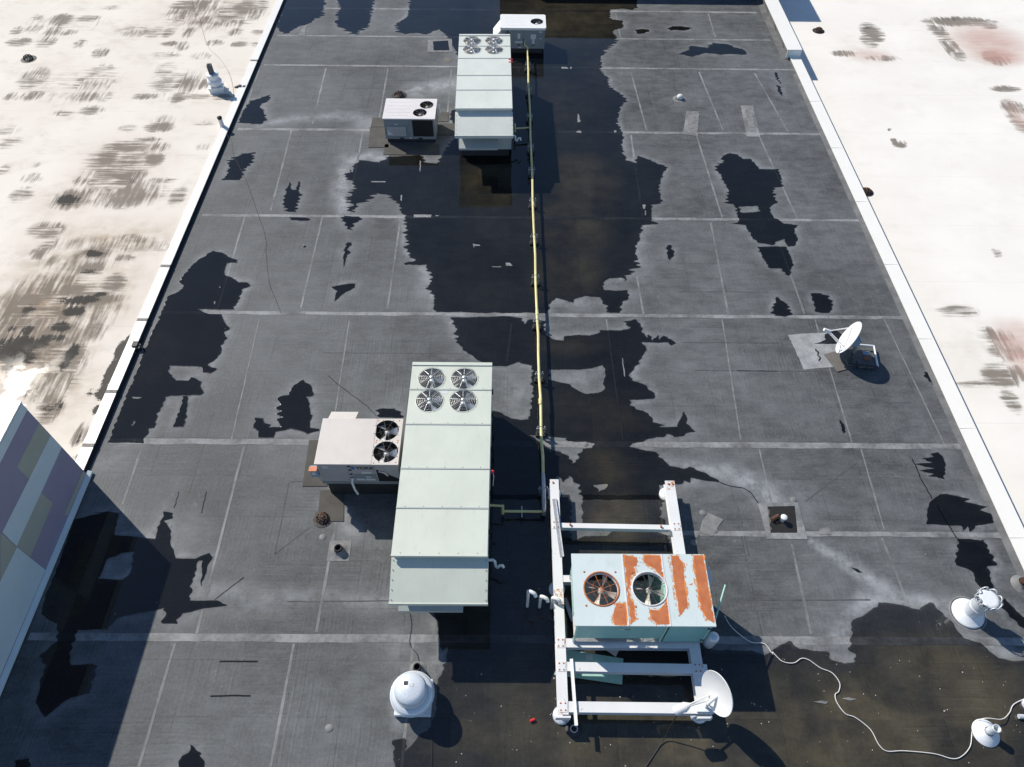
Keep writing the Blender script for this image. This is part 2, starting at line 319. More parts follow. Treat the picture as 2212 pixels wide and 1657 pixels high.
# ------------------------------------------------------------------ mesh helpers
class MB:
    def __init__(s): s.v = []; s.f = []; s.sm = []
    def add(s, vs, fs, smooth=False):
        o = len(s.v); s.v += [tuple(v) for v in vs]; s.f += [tuple(i+o for i in f) for f in fs]; s.sm += [smooth]*len(fs); return s
    def box(s, x0, x1, y0, y1, z0, z1, open_top=False):
        vs = [(x0, y0, z0), (x1, y0, z0), (x1, y1, z0), (x0, y1, z0), (x0, y0, z1), (x1, y0, z1), (x1, y1, z1), (x0, y1, z1)]
        fs = [(3, 2, 1, 0), (0, 1, 5, 4), (1, 2, 6, 5), (2, 3, 7, 6), (3, 0, 4, 7)]
        if not open_top: fs.append((4, 5, 6, 7))
        return s.add(vs, fs)
    def prism(s, pts, axis, a, b):
        """polygon (2D) pushed along an axis from a to b"""
        n = len(pts)
        def P(q, t): return {'x': (t, q[0], q[1]), 'y': (q[0], t, q[1]), 'z': (q[0], q[1], t)}[axis]
        vs = [P(q, a) for q in pts]+[P(q, b) for q in pts]
        fs = [tuple(range(n-1, -1, -1)), tuple(range(n, 2*n))]+[(i, (i+1) % n, n+(i+1) % n, n+i) for i in range(n)]
        return s.add(vs, fs)
    def tube(s, pts, r, n=8, cap=True, rr=None):
        pts = [Vector(p) for p in pts]; rings = []
        up = Vector((0, 0, 1)); prev = None
        for i, p in enumerate(pts):
            d = (pts[min(i+1, len(pts)-1)]-pts[max(i-1, 0)]).normalized()
            a = prev if prev is not None else (up if abs(d.z) < 0.9 else Vector((1, 0, 0)))
            u = (a-d*a.dot(d)).normalized(); v = d.cross(u); prev = u
            q = rr[i] if rr else r
            rings.append([p+q*(math.cos(t)*u+math.sin(t)*v) for t in [2*math.pi*j/n for j in range(n)]])
        vs = [v for rg in rings for v in rg]
        fs = [(i*n+j, i*n+(j+1) % n, (i+1)*n+(j+1) % n, (i+1)*n+j) for i in range(len(pts)-1) for j in range(n)]
        s.add(vs, fs, True)
        if cap: s.add(rings[0], [tuple(range(n-1, -1, -1))]); s.add(rings[-1], [tuple(range(n))])
        return s
    def lathe(s, prof, n=24, c=(0, 0, 0), cap=True, smooth=True):
        vs = [(c[0]+r*math.cos(2*math.pi*j/n), c[1]+r*math.sin(2*math.pi*j/n), c[2]+z) for r, z in prof for j in range(n)]
        fs = [(i*n+j, i*n+(j+1) % n, (i+1)*n+(j+1) % n, (i+1)*n+j) for i in range(len(prof)-1) for j in range(n)]
        s.add(vs, fs, smooth)
        if cap:
            s.add(vs[:n], [tuple(range(n-1, -1, -1))]); s.add(vs[-n:], [tuple(range(n))])
        return s
    def torus(s, R0, r, c=(0, 0, 0), n=28, k=6):
        vs = [(c[0]+(R0+r*math.cos(b))*math.cos(a), c[1]+(R0+r*math.cos(b))*math.sin(a), c[2]+r*math.sin(b))
              for a in [2*math.pi*i/n for i in range(n)] for b in [2*math.pi*j/k for j in range(k)]]
        fs = [(i*k+j, ((i+1) % n)*k+j, ((i+1) % n)*k+(j+1) % k, i*k+(j+1) % k) for i in range(n) for j in range(k)]
        return s.add(vs, fs, True)
    def build(s, name, mat, parent=None, bevel=0.0, loc=None, rot=None):
        me = bpy.data.meshes.new(name); me.from_pydata(s.v, [], s.f)
        me.polygons.foreach_set('use_smooth', s.sm)
        if bevel:
            bm = bmesh.new(); bm.from_mesh(me); bmesh.ops.remove_doubles(bm, verts=bm.verts, dist=1e-5)
            bmesh.ops.bevel(bm, geom=[e for e in bm.edges if len(e.link_faces) == 2 and e.calc_face_angle(0) > 0.5], offset=bevel, segments=2, affect='EDGES', profile=0.6)
            bm.to_mesh(me); bm.free()
        me.materials.append(M[mat] if isinstance(mat, str) else mat)
        return link(name, me, parent, loc, rot)
def link(name, me, parent=None, loc=None, rot=None):
    o = bpy.data.objects.new(name, me); col.objects.link(o)
    if parent is not None: o.parent = parent
    if loc is not None: o.location = loc
    if rot is not None: o.rotation_euler = rot
    return o
def tag(o, label, cat, group=None):
    o['label'] = label; o['category'] = cat
    if group: o['group'] = group
    return o
def struct(o): o['kind'] = 'structure'; return o
def thing(name, label, cat, loc=(0, 0, 0), rz=0.0, group=None):
    o = bpy.data.objects.new(name, None); col.objects.link(o); o.location = loc; o.rotation_euler = (0, 0, rz); o.empty_display_size = 0.2
    return tag(o, label, cat, group)
def copy_tree(o, parent=None):
    c = o.copy(); col.objects.link(c)
    if parent is not None: c.parent = parent
    for ch in o.children: copy_tree(ch, c)
    return c

def inside(loops, X, Y):
    r = np.zeros(np.shape(X), bool)
    for lp in loops:
        for i in range(len(lp)):
            x0, y0, x1, y1 = lp[i-1][0], lp[i-1][1], lp[i][0], lp[i][1]
            if y0 == y1: continue
            r ^= ((y0 > Y) != (y1 > Y)) & (X < (x1-x0)*(Y-y0)/(y1-y0)+x0)
    return r
def fill(loops, z=0.0):
    """triangulate outlines; loops inside others are holes"""
    vs, es, k = [], [], 0
    for lp in loops:
        n = len(lp); vs += [Vector((p[0], p[1])) for p in lp]; es += [(k+i, k+(i+1) % n) for i in range(n)]; k += n
    v, e, f, *_ = geometry.delaunay_2d_cdt(vs, es, [], 0, 1e-6)
    cen = np.array([[sum(v[i].x for i in t)/len(t), sum(v[i].y for i in t)/len(t)] for t in f])
    keep = inside(loops, cen[:, 0], cen[:, 1]); out = []
    for t, ok in zip(f, keep):
        if not ok: continue
        a = sum(v[t[i]].cross(v[t[(i+1) % len(t)]]) for i in range(len(t)))
        out.append(tuple(t) if a > 0 else tuple(reversed(t)))
    return [(p.x, p.y, z) for p in v], out
def plate_with_holes(outer, holes, z0, z1, mb=None):
    mb = mb or MB(); loops = [outer]+holes
    v, f = fill(loops, z1); mb.add(v, f)
    v0, f0 = fill(loops, z0); mb.add(v0, [tuple(reversed(t)) for t in f0])
    for lp in loops:
        n = len(lp)
        mb.add([(p[0], p[1], z0) for p in lp]+[(p[0], p[1], z1) for p in lp], [(i, (i+1) % n, n+(i+1) % n, n+i) for i in range(n)])
    return mb
def circle(cx, cy, r, n=28): return [(cx+r*math.cos(2*math.pi*i/n), cy+r*math.sin(2*math.pi*i/n)) for i in range(n)]
def text_mesh(body, size, name, mat, parent, loc, rot, bold=0.0):
    cu = bpy.data.curves.new(name, 'FONT'); cu.body = body; cu.size = size; cu.extrude = 0.0015; cu.offset = bold; cu.align_x = 'CENTER'
    tmp = bpy.data.objects.new('tmp', cu); col.objects.link(tmp)
    me = bpy.data.meshes.new_from_object(tmp.evaluated_get(bpy.context.evaluated_depsgraph_get()))
    bpy.data.objects.remove(tmp); me.materials.clear(); me.materials.append(M[mat])
    return link(name, me, parent, loc, rot)

def jag(poly, amp=0.05, seed=0.0, step=0.045, finger=5.0):
    """make an outline ragged, with the small sideways fingers a ribbed sheet gives to water"""
    out = []; n = len(poly)
    for i in range(n):
        a, b = Vector(poly[i][:2]), Vector(poly[(i+1) % n][:2]); L = (b-a).length; k = max(1, int(L/step))
        for j in range(k):
            p = a.lerp(b, j/k); q = Vector((p.x*2.6, p.y*2.6, seed)); q2 = Vector((p.x*2.0, p.y*9.0, seed+9)); q3 = Vector((p.x*12, p.y*12, seed+3))
            v = noise.noise_vector(q); g = noise.noise_vector(q2); h = noise.noise_vector(q3)
            fg = (abs(math.sin(p.y*math.pi/0.2+2*v.z))-0.55)*max(0.0, 0.35+1.6*noise.noise((p.x*0.7, p.y*0.7, seed)))*(1 if abs(b.y-a.y) > 0.3*abs(b.x-a.x) else 0.2)
            out.append((p.x+amp*(1.1*v.x+2.0*g.x+0.6*h.x+finger*fg), p.y+amp*(0.9*v.y+0.3*g.y+0.4*h.y)))
    return out

# ------------------------------------------------------------------ the roofs
XL, XR, YF, ZRR = -11.55, 13.05, 39.6, -0.6
def grid_roof(name, x0, x1, y0, y1, z, step, mat, fields):
    nx, ny = int((x1-x0)/step)+1, int((y1-y0)/step)+1
    xs = np.linspace(x0, x1, nx); ys = np.linspace(y0, y1, ny); X, Y = np.meshgrid(xs, ys)
    me = bpy.data.meshes.new(name)
    co = np.stack([X.ravel(), Y.ravel(), np.full(X.size, z)], 1)
    me.vertices.add(len(co)); me.vertices.foreach_set('co', co.ravel())
    i = np.arange(nx*ny).reshape(ny, nx); q = np.stack([i[:-1, :-1], i[:-1, 1:], i[1:, 1:], i[1:, :-1]], -1).reshape(-1, 4)
    me.loops.add(q.size); me.loops.foreach_set('vertex_index', q.ravel())
    me.polygons.add(len(q)); me.polygons.foreach_set('loop_start', np.arange(0, q.size, 4)); me.polygons.foreach_set('loop_total', np.full(len(q), 4))
    me.update(); me.validate()
    for nm, fn in fields.items():
        a = me.attributes.new(nm, 'FLOAT', 'POINT'); a.data.foreach_set('value', np.clip(fn(X, Y), 0, 1).ravel().astype(np.float32))
    me.materials.append(M[mat])
    return struct(link(name, me))
def blobs(lst, z=0.0, soft=0.35):
    """lst: (px, py, rx, ry, strength) in picture units -> field on the roof plane"""
    pre = []
    for px, py, rx, ry, s in lst:
        c = at(px, py, z); e = at(px+rx, py, z); n = at(px, py-ry, z)
        ex = Vector((e.x-c.x, e.y-c.y)); ey = Vector((n.x-c.x, n.y-c.y))
        if abs(c.x) > 5: ey = Vector((0.0, ey.y))
        pre.append((c.x, c.y, max(0.05, ex.length), max(0.05, abs(ey.y)), s))
    def fn(X, Y):
        out = np.zeros_like(X)
        for cx, cy, rx, ry, s in pre:
            r = np.sqrt(((X-cx)/rx)**2+((Y-cy)/ry)**2)
            out = np.maximum(out, s*np.clip((1.25-r)/(0.25+soft), 0, 1))
        return out
    return fn
def zb(reg, lst): return [(*zp(reg, x, y), rx/ZR[reg][2]*0.8848, ry/ZR[reg][2]*0.8848, s) for x, y, rx, ry, s in lst]

silt = blobs([(1250, 30, 190, 60, 1), (1290, 150, 50, 60, .3), (1230, 230, 70, 70, .35), (1250, 390, 90, 55, .95), (1235, 480, 90, 70, .85), (1225, 590, 80, 60, .95), (1060, 390, 60, 60, .9),
              (1120, 500, 120, 90, .15), (1060, 620, 60, 60, .15), (1230, 740, 80, 28, .55), (1290, 890, 120, 50, .45), (1300, 1010, 70, 60, .9), (1310, 1110, 80, 70, .8), (1300, 1300, 130, 150, .6),
              (1380, 1590, 420, 110, .8), (1150, 1560, 130, 150, .5), (1900, 1560, 330, 140, 1), (2020, 1440, 170, 70, .8), (1750, 1640, 300, 60, .9), (1000, 1560, 90, 120, .2), (1690, 1115, 40, 40, .6),
              (150, 1300, 110, 160, .25), (340, 760, 60, 60, .35), (2130, 1500, 110, 120, .9)], soft=0.6)
pale = blobs([(735, 400, 22, 50, .8), (760, 345, 40, 16, .6), (800, 270, 40, 22, .7), (930, 190, 60, 16, .8), (985, 185, 40, 20, .6), (900, 205, 25, 8, .8),
              (730, 1120, 40, 18, .7), (1930, 1295, 90, 14, .8), (2020, 1320, 60, 20, .6),
              (1580, 1020, 50, 16, .8), (1640, 1060, 50, 20, .5), (1720, 1080, 60, 50, .35), (880, 500, 18, 60, .45), (920, 600, 25, 70, .45), (1000, 720, 30, 40, .4), (1400, 420, 25, 60, .3), (1380, 560, 30, 60, .3),
              (700, 1290, 240, 30, .35), (560, 1300, 160, 40, .3), (870, 1400, 60, 60, .3), (900, 1440, 40, 40, .5), (400, 1150, 60, 50, .25), (230, 1000, 60, 30, .3), (520, 260, 60, 20, .35), (1340, 640, 50, 20, .4), (1250, 655, 60, 20, .5),
              (640, 60, 60, 25, .3), (940, 60, 30, 40, .4), (1120, 850, 40, 50, .4), (1240, 820, 60, 30, .4), (1800, 1330, 60, 40, .25), (2040, 1300, 40, 20, .5), (2170, 1400, 50, 30, .3)], soft=0.9)
def path_blobs(paths):
    pre = [([at(x, y) for x, y in ps], w0, w1, st) for ps, w0, w1, st in paths]
    def fn(X, Y):
        out = np.zeros_like(X)
        for ps, w0, w1, st in pre:
            n = len(ps)-1
            for i in range(n):
                a, b = ps[i], ps[i+1]; dx, dy = b.x-a.x, b.y-a.y; L = dx*dx+dy*dy
                t = np.clip(((X-a.x)*dx+(Y-a.y)*dy)/L, 0, 1); d = np.hypot(X-a.x-t*dx, Y-a.y-t*dy); w_ = w0+(w1-w0)*(i+t)/n
                out = np.maximum(out, st*np.clip(1.15-d/w_, 0, 1))
        return out
    return fn
pale_a = pale
pale_b = path_blobs([([(1752, 1168), (1790, 1195), (1840, 1225), (1900, 1265), (1930, 1290)], 0.12, 0.34, 1.0), ([(1870, 1300), (1940, 1298), (2010, 1302)], 0.36, 0.28, 1.0), ([(1870, 1300), (1830, 1340), (1800, 1380)], 0.35, 0.25, 0.7),
                     ([(1490, 1010), (1560, 1018), (1620, 1040), (1660, 1075)], 0.25, 0.5, 0.9), ([(865, 200), (910, 190), (985, 180)], 0.1, 0.75, 0.9), ([(745, 460), (738, 400), (745, 355), (800, 335), (840, 345)], 0.35, 0.35, 0.85), ([(1980, 1315), (2040, 1340), (2080, 1380), (2180, 1410)], 0.25, 0.3, 0.6),
                     ([(870, 470), (880, 540), (920, 590), (940, 660), (985, 700), (1000, 740), (1060, 775)], 0.25, 0.25, 0.7), ([(1330, 250), (1345, 330)], 0.3, 0.3, 0.5), ([(1385, 480), (1375, 560), (1340, 600)], 0.3, 0.3, 0.55), ([(970, 1350), (960, 1400), (930, 1450)], 0.25, 0.25, 0.7), ([(860, 1480), (862, 1560)], 0.2, 0.25, 0.6),
                     ([(420, 1270), (560, 1290), (700, 1290), (830, 1300)], 0.35, 0.3, 0.45), ([(700, 1080), (740, 1120), (760, 1150)], 0.25, 0.4, 0.6), ([(560, 270), (640, 255), (760, 250), (800, 262)], 0.3, 0.5, 0.55)])
pale = lambda X, Y: np.maximum(pale_a(X, Y), pale_b(X, Y))
roof = grid_roof('dark_roof', XL-0.02, XR+0.1, -3.0, YF+6, 0.0, 0.12, 'membrane', {'silt': lambda X, Y: X*0, 'pale': pale})

SL = [(a, b, c*1.15, d*1.15, e*0.8) for a, b, c, d, e in zb('R', [(400, 130, 70, 35, 1), (570, 120, 70, 20, .8), (240, 115, 35, 20, .6), (735, 50, 70, 15, .4), (1200, 60, 90, 70, .8), (1300, 40, 90, 50, .9), (1330, 130, 60, 30, .8), (1450, 90, 80, 60, .6), (1600, 50, 90, 50, .8), (1680, 60, 60, 60, .7), (1500, 150, 110, 25, .7),
               (345, 205, 50, 35, .7), (440, 210, 60, 20, .5), (220, 190, 60, 30, .5), (110, 200, 40, 30, .5), (130, 275, 80, 25, .8), (300, 275, 60, 35, .7), (520, 285, 40, 30, .5), (900, 205, 130, 35, .5), (1010, 210, 60, 35, .5), (1100, 210, 40, 30, .7), (1230, 215, 30, 35, .7), (1530, 210, 50, 25, .6), (1690, 210, 50, 15, .7),
               (1105, 285, 45, 15, .9), (1190, 300, 50, 30, .5), (1400, 280, 60, 20, .5), (1560, 290, 60, 16, .8), (1670, 290, 40, 20, .5), (655, 345, 50, 30, .7), (1080, 360, 100, 25, .35), (1310, 365, 70, 25, .4), (220, 510, 90, 60, .6), (300, 470, 40, 20, .4), (560, 540, 80, 50, .5), (660, 470, 110, 50, .4), (690, 540, 60, 40, .5),
               (1080, 460, 70, 50, .4), (1080, 540, 70, 40, .6), (1220, 545, 90, 45, .9), (1320, 550, 50, 30, .7), (950, 630, 80, 18, .8), (1160, 635, 50, 35, .8), (1280, 630, 100, 15, .8), (1450, 632, 60, 20, .7), (90, 630, 80, 25, .5), (220, 625, 60, 30, .7), (560, 630, 110, 35, .45), (690, 630, 50, 35, .4),
               (600, 720, 75, 30, .6), (410, 740, 70, 18, .45), (1040, 830, 85, 28, 1), (840, 835, 60, 22, .4), (960, 910, 80, 15, .9), (1330, 810, 70, 20, .3), (1060, 790, 100, 40, .3), (830, 960, 140, 30, 1), (1020, 960, 80, 30, .6), (700, 1040, 70, 60, 1), (840, 1045, 90, 55, .8), (1000, 1045, 60, 40, 1), (1335, 960, 50, 28, .4),
               (660, 1160, 110, 50, .6), (850, 1155, 110, 50, .9), (530, 1180, 60, 30, .5), (1060, 1175, 90, 15, .7), (820, 1280, 160, 70, .9), (1160, 1280, 50, 60, .6), (1000, 1280, 50, 60, .4), (460, 1300, 110, 60, 1), (210, 1160, 70, 30, .5), (140, 1270, 70, 45, .6), (20, 1110, 40, 30, .5), (300, 1500, 110, 50, .7), (330, 1600, 60, 50, .5),
               (870, 1560, 120, 30, .7), (620, 1640, 90, 20, .9), (1050, 1600, 80, 40, .4), (60, 930, 80, 40, .4), (50, 850, 80, 40, .3), (240, 1075, 25, 18, .4)])] + \
     zb('D', [(620, 50, 110, 40, .9), (250, 50, 60, 40, .8), (590, 150, 100, 50, .9), (800, 80, 90, 20, .6), (300, 290, 60, 80, .7), (180, 380, 100, 110, .9), (470, 290, 110, 50, .9), (740, 250, 80, 70, .9), (560, 350, 160, 60, .9), (450, 440, 110, 40, .9), (700, 350, 110, 40, .7), (100, 500, 110, 70, .8), (400, 540, 120, 60, .9), (600, 560, 100, 80, .6),
              (180, 660, 200, 120, .9), (470, 730, 90, 110, .9), (300, 620, 250, 60, .9), (330, 1050, 90, 120, .7), (400, 900, 60, 120, .5), (520, 1230, 40, 80, .8), (520, 1385, 50, 20, .8), (270, 900, 120, 120, .5), (330, 330, 330, 160, .5), (200, 600, 330, 200, .62), (600, 400, 220, 160, .45), (380, 800, 200, 200, .45), (60, 420, 160, 140, .6), (500, 110, 260, 70, .4)]) + \
     zb('R', [(780, 1050, 230, 130, .42), (800, 1250, 300, 110, .42), (1150, 540, 200, 90, .3), (1400, 90, 320, 110, .35), (500, 560, 400, 140, .16), (420, 150, 300, 60, .22), (700, 1600, 420, 60, .3)])
DK = zb('R', [(440, 1305, 100, 45, .75), (830, 1050, 60, 30, .35), (860, 1180, 60, 30, .35), (1290, 60, 60, 30, .3), (600, 1645, 60, 14, .8), (390, 130, 50, 25, .35)]) + \
     zb('D', [(620, 55, 80, 22, .8), (580, 165, 80, 16, .7), (180, 420, 60, 50, .6), (480, 430, 80, 35, 1), (560, 350, 120, 30, .8), (660, 315, 50, 20, .8), (400, 530, 90, 40, .8), (180, 550, 50, 40, .8), (80, 540, 30, 40, .7), (100, 690, 130, 90, 1), (230, 640, 140, 40, .7), (470, 700, 50, 80, .8), (420, 780, 40, 60, .7), (300, 1080, 60, 100, .45), (390, 1040, 40, 50, .5),
              (800, 680, 60, 80, 1), (720, 830, 40, 120, 1), (680, 960, 60, 50, 1), (640, 1070, 50, 40, .9), (850, 620, 50, 50, .9), (130, 640, 190, 70, .75), (350, 600, 140, 30, .6), (480, 360, 180, 40, .6), (120, 740, 140, 80, .7), (590, 960, 40, 40, .5), (515, 1260, 25, 60, .6), (780, 780, 50, 60, .9), (60, 780, 60, 60, .7)])
SF = zb('D', [(300, 400, 480, 380, 1), (200, 700, 420, 300, 1), (700, 300, 330, 300, .6), (450, 80, 400, 120, .6), (450, 1000, 250, 300, .5)]) + zb('R', [(800, 1100, 350, 220, .4), (700, 1560, 560, 160, .7), (400, 1330, 300, 120, .35), (1250, 100, 420, 150, .28), (500, 560, 500, 200, .15)])
WET = [(15, 865, 60, 45, 1), (60, 800, 80, 50, .45), (10, 960, 50, 60, .6)]
roofL = grid_roof('left_white_roof', -40, -11.82, -3, 52, 0.1, 0.13, 'roofL', {'stain': blobs(SL, 0.1, 0.5), 'dark': blobs(DK, 0.1, 0.6), 'soft': blobs(SF, 0.1, 0.9), 'wet': blobs(WET, 0.1, 0.6)})
SRt = zb('C', [(880, 210, 70, 60, .9), (700, 350, 90, 20, .8), (860, 270, 60, 40, .5), (950, 380, 120, 20, .5), (1450, 140, 220, 30, 1), (1310, 200, 60, 50, .8), (1400, 310, 60, 90, .6), (1690, 380, 80, 45, .9), (1060, 940, 45, 25, .9), (1030, 910, 25, 8, .9), (1750, 580, 100, 20, .7), (1800, 700, 80, 50, .7), (1830, 800, 50, 80, .6), (990, 842, 14, 6, 1), (1690, 1650, 30, 30, .6), (1640, 170, 60, 20, .6)]) + \
     zb('H', [(1450, 430, 150, 40, .5), (1680, 590, 120, 60, .6), (1760, 690, 120, 60, .6), (1720, 850, 120, 80, .7), (1780, 1000, 60, 90, .6), (1840, 830, 50, 50, .8), (1680, 40, 20, 30, .6), (1550, 900, 200, 30, .3)])
PK = zb('C', [(1650, 270, 250, 110, .75), (1700, 360, 190, 70, .9), (860, 360, 150, 40, .45), (1850, 780, 70, 110, .5)]) + zb('H', [(1830, 680, 130, 190, .7), (1850, 560, 90, 90, .5)])
SFR = zb('H', [(1700, 750, 350, 320, .3)]) + zb('C', [(1500, 250, 340, 170, .25), (860, 330, 230, 100, .25)])
roofR = grid_roof('right_white_roof', 13.44, 44, -3, 60, ZRR, 0.15, 'roofR', {'stain': blobs(SRt, ZRR, 0.5), 'pink': blobs(PK, ZRR, 0.6), 'soft': blobs(SFR, ZRR, 0.9), 'dark': blobs(zb('C', [(1690, 385, 60, 30, .6), (850, 180, 40, 20, .45), (1400, 125, 120, 15, .4)]), ZRR, .6), 'wet': lambda X, Y: X*0})
# ground far below so that nothing floats
g = MB().box(-400, 400, -300, 500, -9.2, -9.0).build('ground', 'greydeck'); struct(g)
struct(MB().box(-40, 44, -3, 60, -9, -0.7).build('building_mass', 'greywall'))

# raised seam strips across the sheet, lap lines along it
def strip(x0, x1, yc, wd, z, seed, name, mat, h=0.004):
    n = max(2, int((x1-x0)/0.22)); a, b = [], []
    for i in range(n+1):
        x = x0+(x1-x0)*i/n
        a.append((x, yc-wd/2+0.03*noise.noise((x*1.5, seed, 0))+0.02*noise.noise((x*6, seed, 5))))
        b.append((x, yc+wd/2+0.012*noise.noise((x*1.2, seed+4, 0))+0.01*noise.noise((x*5, seed, 9))))
    o = MB(); vs = [(p[0], p[1], z+h) for p in a]+[(p[0], p[1], z+h) for p in b]+[(p[0], p[1], z) for p in a]+[(p[0], p[1], z) for p in b]
    k = n+1
    o.add(vs, [(i, i+1, k+i+1, k+i) for i in range(n)]+[(2*k+i, 2*k+i+1, i+1, i) for i in range(n)]+[(k+i, k+i+1, 3*k+i+1, 3*k+i) for i in range(n)])
    return o.build(name, mat, roof)
def yline(px, py): return at(px, py).y
for i, (x0, x1, px, py, wd) in enumerate([(XL+.3, 12.4, 1500, 26, .2), (XL+.3, 12.5, 1500, 85.5, .17), (XL+.3, XR, 1500, 149, .18), (XL+.3, XR, 1500, 287.5, .22), (XL+.3, XR, 1500, 473.5, .2),
                                        (XL+.3, XR, 1500, 683, .2), (XL+.3, XR, 1500, 961, .26), (3.9, XR, 1700, 1153, .2), (XL+.3, XR, 600, 1378, .26)]):
    strip(x0, x1, yline(px, py), wd*0.72, 0.0, i*3.1, 'seam_strip', 'seam')
LAPS = [(704, 148, 675, 268), (838, 148, 812, 300), (975, 150, 965, 262), (560, 152, 520, 262), (630, 280, 585, 455), (785, 280, 752, 455), (529, 468, 470, 668), (697, 468, 650, 665), (866, 468, 837, 668),
        (306, 968, 265, 1090), (527, 965, 425, 1368), (755, 965, 683, 1366), (378, 1390, 300, 1657), (635, 1390, 585, 1657), (893, 1385, 868, 1657), (1105, 700, 1095, 780),
        (1363, 156, 1397, 282), (1510, 156, 1562, 282), (1630, 158, 1702, 284), (1363, 292, 1388, 470), (1505, 294, 1560, 470), (1640, 295, 1722, 472), (1375, 595, 1390, 678), (1535, 480, 1573, 678), (1685, 530, 1738, 678),
        (1310, 690, 1345, 950), (1560, 690, 1600, 950), (1710, 1175, 1752, 1370), (1905, 1162, 1960, 1300), (1860, 970, 1910, 1145), (1640, 970, 1680, 1145), (1760, 690, 1840, 955), (1910, 690, 2040, 960), (1330, 30, 1340, 80), (1530, 30, 1545, 80), (755, 690, 715, 950), (560, 690, 500, 950)]
for i, (a, b, c, d) in enumerate(LAPS):
    p, q = at(a, b), at(c, d); faint = i in (25, 26, 31, 32, 35, 36, 29, 30); wd = 0.04 if faint else 0.066
    n = max(2, int(abs(p.y-q.y)/0.3)); vs = []
    for j in range(n+1):
        t = j/n; c0 = p.lerp(q, t); e = 0.012*noise.noise((c0.y*2, i, 0)); w1 = wd*(1+0.6*noise.noise((c0.y*1.7, i*5, 3)))
        vs += [(c0.x-w1/2+e, c0.y, 0.0035), (c0.x+w1/2+e, c0.y, 0.0035)]
    fs = [(2*j, 2*j+2, 2*j+3, 2*j+1) for j in range(n)]
    MB().add(vs, fs).build('lap_strip', 'patch' if faint else 'lap', roof)

FOLDS = [[(625, 1041), (700, 1040)], [(624, 1043), (594, 1197)], [(594, 1197), (672, 1137)], [(1407, 181), (1515, 181)], [(1408, 182), (1420, 238)], [(1420, 238), (1455, 222)], [(1740, 1083), (1850, 1000)], [(810, 175), (792, 232)], [(812, 174), (925, 174)],
         [(1593, 1094), (1618, 1202)], [(1592, 1297), (1880, 1296)], [(1465, 630), (1660, 631)], [(1475, 740), (1690, 741)], [(1500, 800), (1680, 802)], [(1593, 801), (1808, 803)], [(1905, 870), (1968, 870)], [(205, 1107), (262, 1109)], [(700, 762), (1000, 764)], [(620, 1300), (850, 1298)]]
for i, ((a, b), (c, d)) in enumerate(FOLDS):
    p, q = at(a, b), at(c, d); dv = (q-p); nn = Vector((-dv.y, dv.x, 0)).normalized(); n = max(3, int(dv.length/0.25)); vs = []
    for j in range(n+1):
        o_ = p.lerp(q, j/n)+nn*0.015*noise.noise((j*0.6, i, 0)); w1 = 0.014+0.01*noise.noise((j*0.9, i, 7)); vs += [tuple(o_-nn*w1)[:2]+(0.0028,), tuple(o_+nn*w1)[:2]+(0.0028,)]
    MB().add(vs, [(2*j, 2*j+2, 2*j+3, 2*j+1) if (q-p).cross(nn).z < 0 else (2*j+1, 2*j+3, 2*j+2, 2*j) for j in range(n)]).build('fold_line', 'fold', roof)

# ------------------------------------------------------------------ parapets
def parapet_left():
    t = thing('parapet', 'low white coping with inner face blackened as shade along the left edge of the dark roof', 'parapet', (XL, 0, 0))
    MB().prism([(-0.27, 0.0), (0.0, 0.0), (0.0, 0.12), (-0.27, 0.12)], 'y', -3, YF+6).build('wall', 'black', t)  # black puts in the shade of a face turned from the sun
    MB().prism([(-0.30, 0.121), (0.015, 0.121), (0.015, 0.145), (-0.30, 0.15)], 'y', -3, YF+6).build('coping', 'cap', t)
    MB().prism([(0.0, 0.0), (0.09, 0.0), (0.09, 0.012), (0.0, 0.03)], 'y', -3, YF+6).build('base_flashing', 'black', t)  # black here carries the parapet's shadow along its foot
    for px, py in ((563, 131), (368, 575), (316, 691), (250, 846), (200, 962)):
        y = at(px, py, 0.14).y
        MB().box(-0.305, 0.02, y-0.06, y+0.06, 0.13, 0.155).build('joint_cover', 'capdark', t)
parapet_left()
